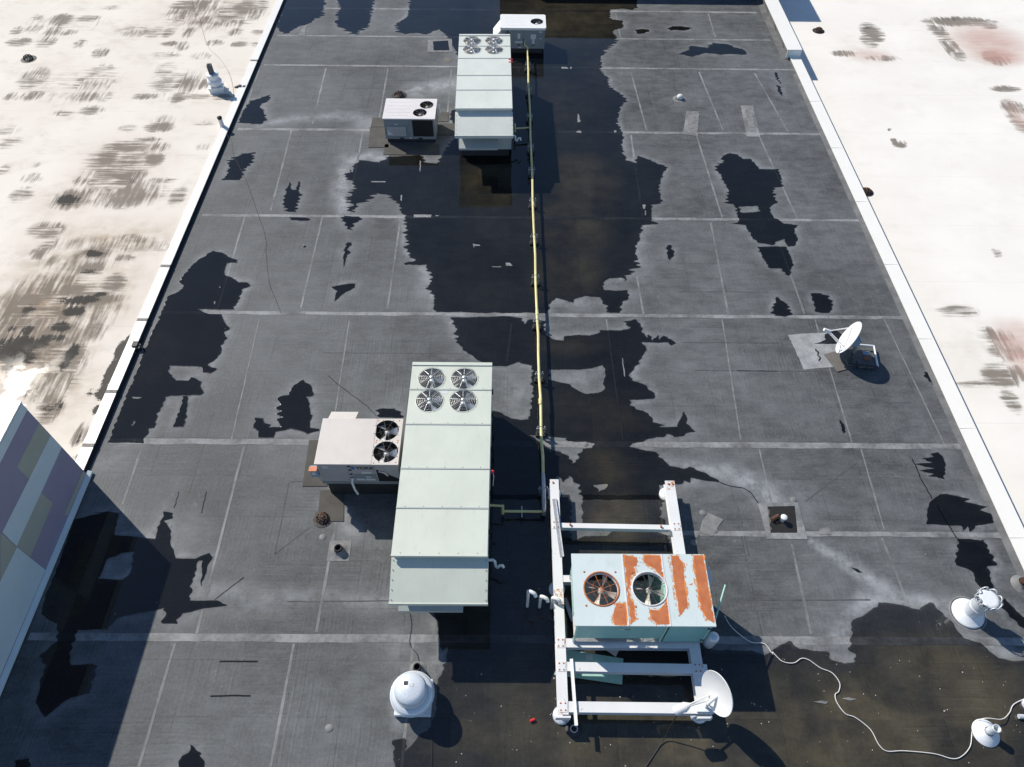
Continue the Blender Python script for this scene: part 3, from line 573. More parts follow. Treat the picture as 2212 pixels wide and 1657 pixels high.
def parapet_right():
    t = thing('parapet', 'wide bright white coping running along the right edge of the dark roof', 'parapet', (13.0, 0, 0))
    MB().prism([(0.0, -0.62), (0.44, -0.62), (0.44, 0.09), (0.0, 0.09)], 'y', -3, 44.0).build('wall', 'greywall', t)
    MB().prism([(-0.01, 0.091), (0.465, 0.091), (0.465, 0.125), (-0.01, 0.115)], 'y', -3, 32.2).build('coping', 'cap', t)
    MB().prism([(-0.16, 0.0), (0.0, 0.0), (0.0, 0.06), (-0.12, 0.012)], 'y', -3, 30.8).build('base_flashing', 'flash', t)
    for i in range(9): MB().box(-0.014, 0.469, 1.2+i*3.4, 1.225+i*3.4, 0.1, 0.1285).build('coping_joint', 'cap', t)
    a, b2 = at(1660.5, 33), at(1701.8, 129); c1 = at(1707, 117.5, 0.45); c2 = at(1729, 107, 0.45)
    bx = (a.x+b2.x)/2; y0 = 32.15
    u = thing('raised_parapet', 'taller grey-faced length of parapet with white coping at the far right', 'parapet', (bx, y0, 0))
    xi, xo = c1.x-bx, max(c2.x-bx, 13.46-bx)
    MB().prism([(0.0, 0.0), (xo-0.03, 0.0), (xo-0.03, 0.42), (xi, 0.42)], 'y', 0.02, 7.4).build('wall', 'greywall', u)
    MB().prism([(xi-0.02, 0.421), (xo, 0.421), (xo, 0.46), (xi-0.02, 0.45)], 'y', 0.0, 7.4).build('coping', 'cap', u)
    MB().box(xi, xo-0.01, -0.012, 0.018, 0.1, 0.42).build('end_cap', 'sky', u)
    MB().prism([(-0.3, 0.0), (0.02, 0.0), (0.02, 0.05), (-0.2, 0.01)], 'y', 0.0, 7.4).build('base_flashing', 'flash', u)
    for i in range(3):
        MB().prism([(-0.012, 0.0), (0.02, 0.0), (xi+0.02, 0.42), (xi-0.012, 0.42)], 'y', 0.9+i*1.7, 1.0+i*1.7).build('wall_joint', 'patch', u)
parapet_right()
def far_wall():
    t = thing('far_wall', 'dark wall, shade put into its colour, closing the far end of the dark roof', 'wall', (-0.6, YF, 0))
    MB().box(0, 13.6, 0.0, 5, 0, 2.75).build('wall', 'darkwall', t)  # face turned from the sun, its shade put into the dark colour
    MB().box(-0.03, 13.64, -0.04, 5.04, 2.751, 2.85).build('coping', 'darkwall', t)
far_wall()

def mural_wall():
    X = -11.42; Y1 = 9.72; Ht = 3.45
    t = thing('mural_wall', 'tall wall painted with mauve, olive and pale blue blocks at lower left', 'wall', (X, 0, 0))
    MB().box(-0.45, 0, -3, Y1, 0.0, Ht-0.05).build('wall', 'purple', t)
    MB().box(-0.5, 0.012, -3, Y1+0.02, Ht-0.049, Ht).build('coping', 'cap', t)
    MB().box(-9, -0.52, -3, Y1, 0.2, Ht-0.35).build('roof_deck', 'greydeck', t)
    MB().prism([(0.002, 0.03), (0.1, 0.03), (0.1, 0.09), (0.002, 0.14)], 'y', -3, Y1+0.1).build('base_trim', 'sky', t)
    blocks = [('W', [(535, 385), (690, 560), (395, 1160), (225, 1000)], 'olive'), ('W', [(690, 560), (835, 720), (224, 2066), (31, 1875)], 'sky'),
              ('I', [(246, 8), (315, 70), (180, 393), (101, 331)], 'olive'),
              ('W', [(1110, 1060), (1163, 1080), (912, 1640), (862, 1640)], 'olive'), ('I', [(0, 252), (16, 260), (97, 335), (0, 543)], 'olive'), ('I', [(100, 334), (270, 472), (-220, 1620), (-420, 1500), (-10, 560)], 'sky')]
    for bi, (reg, pts, mt) in enumerate(blocks):
        ps = [at_x(*zp(reg, x, y), X) for x, y in pts]
        q = [(min(p.y, Y1-0.005), min(max(p.z, 0.16), Ht-0.06)) for p in ps]
        MB().prism(q, 'x', 0.001, 0.003+0.0015*bi).build('mural_block', mt, t)
    MB().box(0.001, 0.016, -3, Y1-0.004, Ht-0.3, Ht-0.06).build('top_band', 'sky', t)
mural_wall()

# ------------------------------------------------------------------ puddles
PUD = []; POND = []
def puddle(loops, amp=0.05, rim=False, z=0.0085, name='puddle', mat='water'):
    sd = len(PUD)*7.3; lp = [jag(l, amp, sd, 0.045, 2.2 if rim else 4.2) for l in loops]
    if name == 'puddle': POND.append(lp)
    v, f = fill(lp, z)
    o = MB().add(v, f).build(name, mat); o['kind'] = 'structure'; PUD.append(o)
    if rim:
        mb = MB()
        for l in lp:
            n = len(l); out = []
            for i in range(n):
                a, b = Vector(l[i-1]), Vector(l[(i+1) % n]); d = (b-a); d = Vector((d.y, -d.x)).normalized() if d.length > 1e-6 else Vector((1, 0))
                out.append(d)
            area = sum(l[i][0]*l[(i+1) % n][1]-l[(i+1) % n][0]*l[i][1] for i in range(n)); sg = 1 if area > 0 else -1
            wd = [0.009+0.016*abs(noise.noise((l[i][0]*3, l[i][1]*3, sd))) for i in range(n)]
            vs = [(l[i][0]-0.004*sg*out[i].x, l[i][1]-0.004*sg*out[i].y, z+0.001) for i in range(n)]+[(l[i][0]+sg*wd[i]*out[i].x, l[i][1]+sg*wd[i]*out[i].y, 0.003) for i in range(n)]
            mb.add(vs, [(i, n+i, n+(i+1) % n, (i+1) % n) if sg > 0 else (i, (i+1) % n, n+(i+1) % n, n+i) for i in range(n)], True)
        mb.build('damp_edge', 'wet', o)
    return o
def pj(*parts):
    out = []
    for reg, pts in parts: out += zpoly(reg, pts)
    return out
puddle([pj(('A', [(275, -40), (230, 60), (205, 160), (200, 185), (245, 222), (290, 205), (335, 180), (365, 165), (430, 150), (495, 100), (500, 65), (530, -40)]))], .08)
puddle([pj(('A', [(590, -40), (610, 60), (600, 110), (583, 170), (640, 190), (705, 225), (740, 205), (800, 175), (815, 90), (840, -40)]))], .08)
# the long pond down the middle of the roof
puddle([pj(('A', [(1080, -40), (1060, 100), (975, 165), (990, 210), (1035, 222), (1110, 215), (1180, 225), (1255, 190), (1320, 240), (1345, 300), (1368, 330), (1420, 420), (1430, 700), (1345, 720), (1330, 775), (1350, 800), (1380, 880), (1275, 1015), (1255, 1070), (1165, 1060), (1145, 1015), (930, 1022), (870, 1060), (750, 1045), (702, 1078),
             (698, 1110), (650, 1135), (660, 1172), (700, 1180), (690, 1230), (670, 1290), (650, 1300), (690, 1340), (662, 1380), (703, 1385), (712, 1350), (760, 1320), (800, 1310), (830, 1275), (880, 1265), (940, 1285), (990, 1330), (1020, 1390), (1040, 1410), (1040, 1500), (1045, 1600)]),
           ('E', [(1045, 5), (1060, 65), (1100, 105), (1035, 108), (1035, 125), (1165, 125), (1205, 180), (1210, 240), (1160, 278), (1215, 290), (1235, 340), (1228, 432), (1420, 436), (1610, 438)]),
           ('G', [(365, 440), (375, 390), (425, 345), (535, 375), (545, 345), (615, 332), (700, 340), (745, 390), (758, 440), (850, 440), (835, 400), (850, 375), (890, 335), (890, 293), (735, 290), (725, 240), (765, 212), (850, 212), (860, 235), (890, 195), (950, 135), (940, 5)]),
           ('B', [(935, 1605), (970, 1570), (975, 1468), (1090, 1460), (1035, 1440), (1055, 1400), (1045, 1335), (1115, 1330), (1090, 1220), (1120, 1125), (1150, 1090), (955, 1015), (940, 1062), (880, 1045), (855, 990), (850, 870), (820, 790), (840, 705), (885, 660), (850, 620), (765, 570), (760, 520), (710, 460), (715, 370), (765, 310), (815, 275), (805, 240), (790, 195), (862, 185), (850, 135), (775, 125), (770, 65), (850, 55), (910, 65), (950, 50), (945, -20), (700, -40)])),
        pj(('A', [(1222, 380), (1300, 376), (1330, 400), (1260, 410)]))][:1], .055, mat='midwater')
puddle([pj(('E', [(1342, 468), (1370, 540), (1368, 620), (1420, 680), (1500, 735), (1560, 765), (1600, 785)]), ('G', [(60, 785), (90, 790), (175, 760), (240, 783), (262, 800), (262, 1000), (250, 1105), (235, 1137), (170, 1135), (60, 1100), (15, 1070), (-100, 1085), (-100, 1400), (-60, 1657), (330, 1657), (440, 1500), (475, 1545), (505, 1500), (560, 1560), (590, 1657), (1095, 1657), (1100, 1560),
             (1250, 1552), (1262, 1530), (1295, 1550), (1302, 1515), (1380, 1530), (1490, 1547), (1380, 1480), (1290, 1440), (1260, 1460), (1180, 1440), (1095, 1395), (1075, 1350), (960, 1325), (905, 1315), (915, 1295), (1000, 1275), (1065, 1250), (1105, 1250), (1150, 1225), (1195, 1250), (1235, 1245), (1265, 1225), (1325, 1212), (1275, 1160), (1255, 1080), (1228, 1122), (1210, 1180), (1085, 1183), (1130, 1166), (1045, 1150), (1050, 1120), (990, 1080), (900, 1040), (895, 1005), (1060, 1000), (1065, 965), (985, 900), (930, 880), (905, 850), (925, 790), (970, 770), (970, 745), (995, 710), (1005, 670), (980, 633), (1160, 630), (1182, 652), (1205, 632), (1150, 600), (1112, 590), (1092, 615), (1075, 580), (1040, 620), (1020, 575), (1000, 600), (990, 560), (965, 510), (940, 480), (870, 495), (890, 525), (900, 545), (835, 555), (700, 548), (700, 575), (650, 590), (560, 580), (475, 590), (470, 622), (410, 612), (355, 590), (345, 490), (240, 480), (225, 515), (190, 470), (70, 458), (-40, 466)])),
        pj(('G', [(372, 808), (560, 808), (650, 800), (735, 778), (738, 812), (732, 940), (680, 965), (610, 965), (500, 905), (380, 878)])), pj(('G', [(240, 1235), (330, 1243), (480, 1255), (500, 1275), (580, 1280), (655, 1290), (655, 1318), (585, 1328), (555, 1390), (520, 1420), (495, 1380), (440, 1345), (390, 1335)])),
        pj(('G', [(676, 1562), (755, 1558), (750, 1590), (700, 1605)]))], .035, mat='midwater')
# wet ground below the steel frame and the big pond at the front
puddle([pj(('K', [(-350, 20), (-350, 700), (-300, 960)]), ('J', [(1215, 930), (1210, 990), (1190, 1040), (1165, 1120), (1145, 1165), (1160, 1300), (1100, 1440), (1030, 1470), (990, 1520), (965, 1565), (955, 1480), (880, 1490), (885, 1560), (895, 1720)]), ('L', [(1000, 1800), (1800, 1800), (1800, 1010), (1670, 1020), (1560, 1000), (1500, 950), (1460, 910), (1360, 880), (1340, 860), (1290, 790), (1260, 760), (1210, 710), (1175, 668), (1140, 670), (1095, 710), (990, 680), (850, 665), (845, 690), (770, 735), (690, 770), (680, 830), (695, 880), (670, 905), (670, 960), (720, 1000), (690, 1030), (650, 1038), (570, 1010), (545, 960), (375, 945), (310, 898), (220, 945)]),
           ('K', [(1640, 985), (1560, 955), (1330, 950), (1260, 820), (1180, 500), (1090, 380), (1060, 270), (1000, 240), (1095, 235), (1030, 180), (1010, 120), (1030, 60), (1020, 20), (545, 20), (540, 215), (740, 222), (700, 262), (560, 270), (480, 300), (475, 262), (475, 20)]))], .03, mat='shallow')
puddle([pj(('R', [(1640, 660), (1700, 635), (1755, 620), (1760, 650), (1700, 690), (1725, 740), (1740, 780), (1700, 810), (1555, 800), (1590, 720)]))], .06)
puddle([pj(('R', [(1480, 1060), (1530, 1020), (1600, 1000), (1650, 995), (1650, 1050), (1600, 1110), (1580, 1150), (1560, 1175), (1450, 1175), (1490, 1140), (1500, 1090)]))], .06)
puddle([pj(('A', [(250, 1290), (270, 1230), (285, 1185), (300, 1240), (315, 1240), (325, 1240), (340, 1185), (350, 1190), (338, 1260), (358, 1275), (345, 1310), (330, 1340), (335, 1382), (265, 1382), (245, 1340)]))], .04)
puddle([pj(('A', [(280, 1420), (380, 1418), (415, 1430), (410, 1440), (280, 1438)]))], .03)
puddle([pj(('A', [(615, 1425), (640, 1410), (740, 1415), (748, 1430), (700, 1460), (690, 1500), (665, 1500), (650, 1460)]))], .03)
puddle([pj(('A', [(655, 1580), (692, 1583), (668, 1620), (675, 1650), (650, 1690), (640, 1745), (632, 1700), (645, 1640)]))], .03)
puddle([pj(('E', [(565, 268), (640, 250), (708, 250), (708, 275), (660, 300), (630, 320), (580, 365), (590, 300)]))], .03)
puddle([pj(('E', [(370, 875), (410, 905), (445, 965), (440, 980), (395, 985), (415, 1030), (420, 1100), (430, 1110), (415, 1160), (425, 1190), (480, 1195), (480, 1205), (410, 1225), (360, 1205), (290, 1195), (200, 1215), (180, 1252), (80, 1250), (75, 1210), (45, 1185), (60, 1122), (120, 1130), (120, 1155), (165, 1170), (150, 1185), (240, 1185), (200, 1135), (240, 1120), (195, 1100), (230, 1080), (195, 1060), (225, 1040), (205, 1010), (225, 985), (275, 975), (300, 935), (330, 900)]))], .025, True)
puddle([pj(('E', [(865, 1075), (900, 1062), (985, 1062), (1030, 1115), (1000, 1125), (860, 1120)]))], .03)
puddle([pj(('D', [(1385, 35), (1450, 50), (1500, 80), (1545, 95), (1545, 112), (1480, 115), (1460, 190), (1500, 205), (1560, 240), (1610, 240), (1635, 265), (1585, 280), (1560, 340), (1530, 390), (1525, 415), (1285, 415), (1360, 445), (1445, 450), (1475, 510), (1495, 545), (1465, 560), (1475, 600), (1445, 650), (1440, 700), (1400, 745), (1355, 775), (1410, 800), (1385, 830), (1330, 825), (1310, 790), (1110, 782), (1100, 820), (1150, 880), (1230, 880), (1250, 855), (1320, 890), (1310, 920), (1330, 960), (1300, 975), (1115, 978), (1085, 990), (1040, 1070), (1005, 1185), (970, 1190), (935, 1290), (700, 1285), (850, 930), (1010, 530), (1100, 330), (1180, 290), (1195, 265), (1170, 235), (1250, 130), (1300, 90)])),
        pj(('D', [(855, 1180), (862, 1150), (880, 1140), (872, 1178)]))], .028, True)
puddle([pj(('D', [(1195, 980), (1230, 980), (1215, 1060), (1215, 1120), (1200, 1182), (1135, 1180), (1165, 1090)]))], .022, True)
puddle([pj(('I', [(440, 170), (650, 120), (710, 130), (690, 260), (930, 285), (970, 170), (985, 120), (1045, 130), (1040, 160), (990, 175), (1030, 240), (1025, 310), (1060, 400), (1170, 405), (1255, 370), (1275, 395), (1205, 575), (1222, 415), (1195, 415), (1150, 560), (1140, 655), (1300, 655), (1370, 685), (1230, 702), (1150, 720), (1080, 735), (1060, 795), (975, 795), (990, 700), (700, 760), (650, 830), (460, 830), (440, 930), (410, 1020), (440, 1045), (560, 1035), (580, 1050), (540, 1210), (420, 1240), (330, 1300), (270, 1360), (220, 1270), (240, 1150), (270, 1050), (245, 980), (340, 900), (340, 800), (250, 740), (280, 600), (340, 480)])),
        pj(('I', [(640, 410), (720, 370), (800, 365), (790, 480), (740, 530), (595, 525)]))], .02)
puddle([pj(('I', [(1060, 1690), (1090, 1590), (1130, 1570), (1140, 1520), (1160, 1540), (1215, 1570), (1195, 1580), (1230, 1620), (1215, 1690)]))], .02)
puddle([pj(('I', [(70, 1690), (90, 1615), (180, 1600), (185, 1620), (175, 1690)]))], .02)
puddle([pj(('B', [(940, 195), (985, 190), (1030, 195), (1030, 205), (1010, 210), (1000, 220), (950, 220)]))], .04)
puddle([pj(('B', [(1155, 185), (1180, 172), (1270, 175), (1300, 185), (1270, 198), (1165, 198)]))], .05)
puddle([pj(('B', [(1220, 350), (1290, 325), (1300, 300), (1350, 305), (1400, 315), (1430, 280), (1530, 290), (1600, 310), (1640, 320), (1670, 355), (1500, 355), (1400, 345), (1310, 370)]))], .06)
puddle([pj(('C', [(240, 470), (262, 475), (270, 520), (285, 550), (270, 540), (250, 500)]))], .03)
puddle([pj(('C', [(250, 555), (270, 560), (298, 630), (270, 605)]))], .03)
puddle([pj(('B', [(1460, 1090), (1510, 1060), (1505, 1020), (1560, 1000), (1610, 1010), (1640, 1040), (1690, 1035), (1745, 1105), (1874, 1105), (1904, 1220), (1844, 1225), (1839, 1260), (1864, 1330), (1814, 1345), (1819, 1390), (1849, 1420), (1904, 1460), (1999, 1470), (1974, 1500), (1999, 1550), (1979, 1600), (1939, 1610), (1914, 1560), (1875, 1570), (1834, 1600), (1750, 1585), (1704, 1560), (1680, 1520), (1660, 1470), (1575, 1458), (1615, 1440), (1600, 1400), (1585, 1345), (1530, 1320), (1540, 1240), (1490, 1140)])),
        pj(('B', [(1612, 1350), (1740, 1345), (1755, 1382), (1700, 1385), (1625, 1388)]))], .04)
puddle([pj(('H', [(130, 5), (320, 5), (368, 118), (345, 155), (350, 190), (325, 195), (285, 150), (205, 148)]))], .03)
puddle([pj(('H', [(225, 400), (260, 335), (330, 390), (355, 445), (325, 462), (258, 460), (225, 440)]))], .03)
puddle([pj(('H', [(475, 310), (545, 310), (590, 330), (620, 380), (605, 440), (565, 440), (510, 430)]))], .03)
puddle([pj(('H', [(510, 640), (575, 610), (570, 580), (640, 545), (665, 570), (730, 600), (720, 640), (600, 640)]))], .03)
puddle([pj(('H', [(505, 668), (530, 690), (545, 760), (532, 750), (520, 700)]))], .015)
puddle([pj(('H', [(1215, 825), (1255, 825), (1300, 915), (1265, 910), (1245, 875)]))], .03)
puddle([pj(('H', [(660, 1130), (690, 1160), (708, 1215), (690, 1225), (670, 1170)]))], .025)
puddle([pj(('H', [(1255, 1360), (1310, 1348), (1335, 1370), (1360, 1420), (1345, 1525), (1300, 1510), (1235, 1505), (1275, 1490), (1190, 1465), (1275, 1455), (1160, 1425), (1270, 1415), (1200, 1385), (1270, 1380)]))], .02)
puddle([pj(('L', [(1145, 100), (1160, 60), (1210, 15), (1250, 15), (1400, 45), (1360, 60), (1500, 90), (1450, 110), (1530, 135), (1535, 190), (1430, 205), (1400, 245), (1380, 210), (1360, 235), (1340, 205), (1135, 195)]))], .02)
puddle([pj(('L', [(1320, 285), (1400, 285), (1460, 295), (1480, 290), (1555, 445), (1505, 450), (1520, 530), (1550, 580), (1480, 590), (1440, 560), (1400, 470), (1310, 440), (1320, 360)]))], .02)
puddle([pj(('L', [(1600, 640), (1680, 720), (1740, 770), (1740, 850), (1650, 760), (1590, 700)]))], .02)
puddle([pj(('L', [(680, 455), (720, 465), (750, 490), (720, 485)]))], .01)
puddle([pj(('G', [(1140, -5), (1165, -5), (1190, 45), (1190, 70), (1165, 95), (1150, 70)]))], .02)
def trickle(reg, pts, wd):
    ps = zpoly(reg, pts); l, r = [], []
    for i, p in enumerate(ps):
        d = (ps[min(i+1, len(ps)-1)]-ps[max(0, i-1)]); d = Vector((-d.y, d.x)).normalized()
        l.append((p.x+d.x*wd/2, p.y+d.y*wd/2)); r.append((p.x-d.x*wd/2, p.y-d.y*wd/2))
    puddle([l+r[::-1]], 0.006, z=0.0105, name='water_trickle')
trickle('G', [(1490, 1545), (1560, 1570), (1640, 1580), (1690, 1610), (1722, 1657), (1760, 1700), (1800, 1720)], .025)
trickle('E', [(540, 850), (600, 905), (715, 990), (790, 1045), (850, 1110)], .016)
trickle('H', [(1140, 1390), (1165, 1440), (1195, 1520), (1270, 1650)], .03)
trickle('L', [(1200, 90), (1260, 190), (1320, 285)], .03)
trickle('I', [(1320, 1022), (1400, 1020), (1550, 1022)], .03)
trickle('I', [(1265, 1230), (1400, 1226), (1505, 1228)], .03)
trickle('I', [(1075, 0), (1060, 55), (1045, 100)], .018)
trickle('I', [(1240, 0), (1225, 65), (1210, 130)], .018)
trickle('I', [(1290, 650), (1380, 580), (1465, 515)], .018)

def lay_silt():
    me = roof.data; n = len(me.vertices); co = np.empty(n*3); me.vertices.foreach_get('co', co); co = co.reshape(-1, 3)
    ny = int(np.sum(co[:, 0] == co[0, 0])); X = co[:, 0].reshape(ny, -1); Y = co[:, 1].reshape(ny, -1)
    m = np.zeros(X.shape, bool)
    for lp in POND: m |= inside(lp, X, Y)
    mm = m.copy(); m = m.astype(float)
    for _ in range(4):                      # keep the mud away from the water's edge
        p = np.pad(m, 1, mode='edge'); m = np.minimum(m, (p[:-2, 1:-1]+p[2:, 1:-1]+p[1:-1, :-2]+p[1:-1, 2:]+p[1:-1, 1:-1])/5)
    h = mm.astype(float)
    for _ in range(5):
        p = np.pad(h, 1, mode='edge'); h = (p[:-2, 1:-1]+p[2:, 1:-1]+p[1:-1, :-2]+p[1:-1, 2:]+p[1:-1, 1:-1])/5
    nz = np.array([0.5+0.5*noise.noise((a*0.45, b*0.45, 3.3)) for a, b in zip(X.ravel()[::1], Y.ravel())]).reshape(X.shape)
    pl = np.maximum(pale(X, Y), np.clip(h*1.5, 0, 0.62)*(~mm)*np.clip(nz*1.5-0.2, 0, 1))
    roof.data.attributes['pale'].data.foreach_set('value', np.clip(pl*(1-0.7*mm), 0, 1).ravel().astype(np.float32))
    roof.data.attributes['silt'].data.foreach_set('value', np.clip(silt(X, Y)*m, 0, 1).ravel().astype(np.float32))
lay_silt()

# ------------------------------------------------------------------ fans
def fan(parent, cx, cy, z, r, depth=0.28, blades=4, guard='rings', bmat='blade', gmat='wire', phase=0.3, wide=0.52, smat='dark'):
    """shroud, blades on a hub and the wire guard of one condenser fan; the opening itself is cut in the panel"""
    MB().lathe([(r*1.0, 0.0), (r*0.98, -0.05), (r*0.97, -depth)], 28, (cx, cy, z), cap=False).build('fan_shroud', smat, parent)
    hub = MB().lathe([(0.02, 0.03), (0.065, 0.02), (0.075, -0.05), (0.03, -0.14)][::-1], 12, (0, 0, 0)).build('fan', bmat, parent, loc=(cx, cy, z-0.09))
    pr = MB(); n = 5; top = []
    for i in range(n+1):
        t = i/n; rr = 0.05+t*(r*0.93-0.05); half = wide*(0.55+0.5*t-0.25*t*t)*0.62; tw = 0.10*(1-0.35*t)
        for sgn in (-1, 1): top.append((rr*math.cos(sgn*half*0.9), rr*math.sin(sgn*half*0.9), sgn*tw*(0.35+0.4*t)))
    pr.add(top, [(2*i, 2*i+2, 2*i+3, 2*i+1) for i in range(n)], True)
    pr.add([(a, b, c-0.004) for a, b, c in top], [(2*i+1, 2*i+3, 2*i+2, 2*i) for i in range(n)], True)
    b0 = pr.build('blade', bmat, hub, rot=(0, 0, phase))
    for j in range(1, blades):
        c = b0.copy(); col.objects.link(c); c.parent = hub; c.rotation_euler = (0, 0, phase+2*math.pi*j/blades)
    g = MB()
    if guard == 'rings':
        for i in range(2, 9): g.torus(r*1.03*i/8, 0.0055, (cx, cy, z+0.035+0.03*(1-(i/8)**2)), 28, 4)
        for j in range(9):
            a = 2*math.pi*j/9+0.2; g.tube([(cx+0.1*math.cos(a), cy+0.1*math.sin(a), z+0.068), (cx+0.6*r*math.cos(a), cy+0.6*r*math.sin(a), z+0.058), (cx+r*1.04*math.cos(a), cy+r*1.04*math.sin(a), z+0.02)], 0.009, 5)
        g.lathe([(0.0, 0.02), (0.055, 0.018), (0.06, 0.0)][::-1], 12, (cx, cy, z+0.066))
    else:
        for j in range(guard):
            a = 2*math.pi*j/guard+0.35; g.tube([(cx, cy, z+0.005), (cx+r*1.1*math.cos(a), cy+r*1.1*math.sin(a), z+0.02)], 0.0065, 5)
        g.torus(r*0.55, 0.004, (cx, cy, z+0.012), 24, 4)
    g.build('fan_guard', gmat, parent)

# ------------------------------------------------------------------ the two long rooftop units
def long_unit(label, mat, loc, rz, L, seams, front_y, fan_rows, fan_x, fr, redflag):
    """x to the right, y to the back, origin at the front left of the top deck; L is the length of the deck"""
    W = 2.14; T = 2.15
    t = thing('rooftop_unit', label, 'air handler', loc, rz, 'long packaged rooftop units')
    MB().box(0.12, W-0.12, 0.1, L-0.1, 0.0, 0.36).build('roof_curb', 'dark', t)
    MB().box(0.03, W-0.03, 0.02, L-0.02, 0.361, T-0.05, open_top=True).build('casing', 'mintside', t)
    ys = [0.0]+seams+[L]
    for i in range(len(ys)-1):
        y0, y1 = ys[i]+0.008, ys[i+1]-0.008
        holes = [circle(fx, fy, fr, 32) for fy in fan_rows for fx in fan_x if y0 < fy < y1]
        mb = plate_with_holes([(0, y0), (W, y0), (W, y1), (0, y1)], holes, T-0.045, T)
        pn = mb.build('top_panel', mat, t)
        if i: MB().box(-0.004, W+0.004, ys[i]-0.018, ys[i]+0.018, T-0.03, T+0.016).build('panel_seam', 'mintside', t)
        for fx in [0.2+0.43*q for q in range(5)]:
            MB().lathe([(0.0, 0.006), (0.012, 0.004), (0.013, 0.0)][::-1], 6, (fx, y0+0.035, T)).build('screw', 'line', pn)
    MB().box(0.0, W, L-0.09, L+0.012, T+0.001, T+0.03).build('rear_trim', mat, t)
    MB().box(-0.004, W+0.004, -0.03, 0.02, T-0.07, T+0.008).build('front_drip_edge', mat, t)
    MB().box(0.1, W-0.1, L*0.62, L-0.12, 0.9, 0.93).build('drain_pan', 'dark', t)
    k = 0
    for fy in fan_rows:
        for fx in fan_x:
            fan(t, fx, fy, T-0.01, fr, 0.3, 4, 'rings', phase=0.5+0.55*k); k += 1
    # intake hood at the front, with a second smaller hood below it
    hd = MB(); y1 = front_y
    hd.prism([(0.02, T-0.16), (y1, 1.66), (y1, 1.585), (0.02, 1.5)], 'x', -0.012, W+0.012); h = hd.build('intake_hood', mat, t)
    MB().box(-0.02, W+0.02, y1-0.02, y1+0.03, 1.55, 1.664).build('hood_lip', mat, h)
    for q in range(5):
        MB().lathe([(0.0, 0.006), (0.012, 0.004), (0.013, 0.0)][::-1], 6, (0.03, y1+0.06+q*0.2, 1.675+(y1+0.06+q*0.2-y1)/(0.02-y1)*0.33)).build('screw', 'line', h)
        MB().lathe([(0.0, 0.006), (0.012, 0.004), (0.013, 0.0)][::-1], 6, (W-0.03, y1+0.06+q*0.2, 1.675+(y1+0.06+q*0.2-y1)/(0.02-y1)*0.33)).build('screw', 'line', h)
    lo = MB().prism([(0.0, 1.5), (y1+0.02, 1.1), (y1+0.02, 1.02), (0.0, 0.95)], 'x', 0.12, 1.58).build('exhaust_hood', 'mintside', t)
    MB().box(1.66, W-0.08, -0.004, 0.02, 0.45, 1.42).build('front_panel', 'mintside', t)
    # right side: access doors with handles, condensate trap, red tag
    x = W-0.03
    dy = [0.25]+seams+[L-0.1]
    for a, b in zip(dy[:-1], dy[1:]):
        d = MB().box(x+0.001, x+0.014, a+0.04, b-0.04, 0.5, T-0.12).build('access_door', 'mintside', t)
        MB().box(x+0.014, x+0.05, b-0.16, b-0.12, 1.1, 1.3).build('handle', 'dark', d)
    MB().tube([(x+0.01, 0.55, 0.62), (x+0.13, 0.55, 0.62), (x+0.17, 0.52, 0.6), (x+0.18, 0.5, 0.5), (x+0.2, 0.46, 0.45), (x+0.24, 0.43, 0.45), (x+0.27, 0.42, 0.55), (x+0.3, 0.42, 0.6), (x+0.36, 0.42, 0.6), (x+0.38, 0.42, 0.5)], 0.036, 8).build('condensate_trap', 'pvc', t)
    if redflag:
        y = seams[1]-0.02
        MB().tube([(x+0.02, y, T-0.1), (x+0.1, y-0.02, T-0.06), (x+0.13, y-0.05, T-0.2), (x+0.11, y-0.16, T-0.5)], 0.008, 5).build('tag_cord', 'cable', t)
        MB().lathe([(0.0, -0.05), (0.035, -0.04), (0.045, 0.0), (0.035, 0.04), (0.0, 0.05)], 10, (x+0.1, y, T-0.1)).build('red_bulb', 'red', t)
        MB().box(0.85, 1.0, ys[-2]-0.13, ys[-2]-0.03, T+0.001, T+0.004).build('paper_label', 'sticker', t)
    else:
        for dz in (0, 0.07): MB().box(x-0.06, x+0.1, 3.28+dz*3, 3.33+dz*3, T+0.002, T+0.02).build('red_clip', 'red', t)
    return t
long_unit('pale green long rooftop unit with four fans at its back, nearest the camera', 'mint', (-2.575, 6.545, 0), 0.0, 5.48, [1.155, 2.21, 3.495, 4.59], -0.91, (4.235, 4.965), (0.545, 1.41), 0.345, True)
long_unit('whiter long rooftop unit with four fans, beside the far end of the pipe', 'mint2', (-2.055, 24.3, 0), R(1.15), 5.52, [1.24, 2.3, 3.6, 4.58], -1.02, (4.31, 5.02), (0.55, 1.46), 0.36, False)

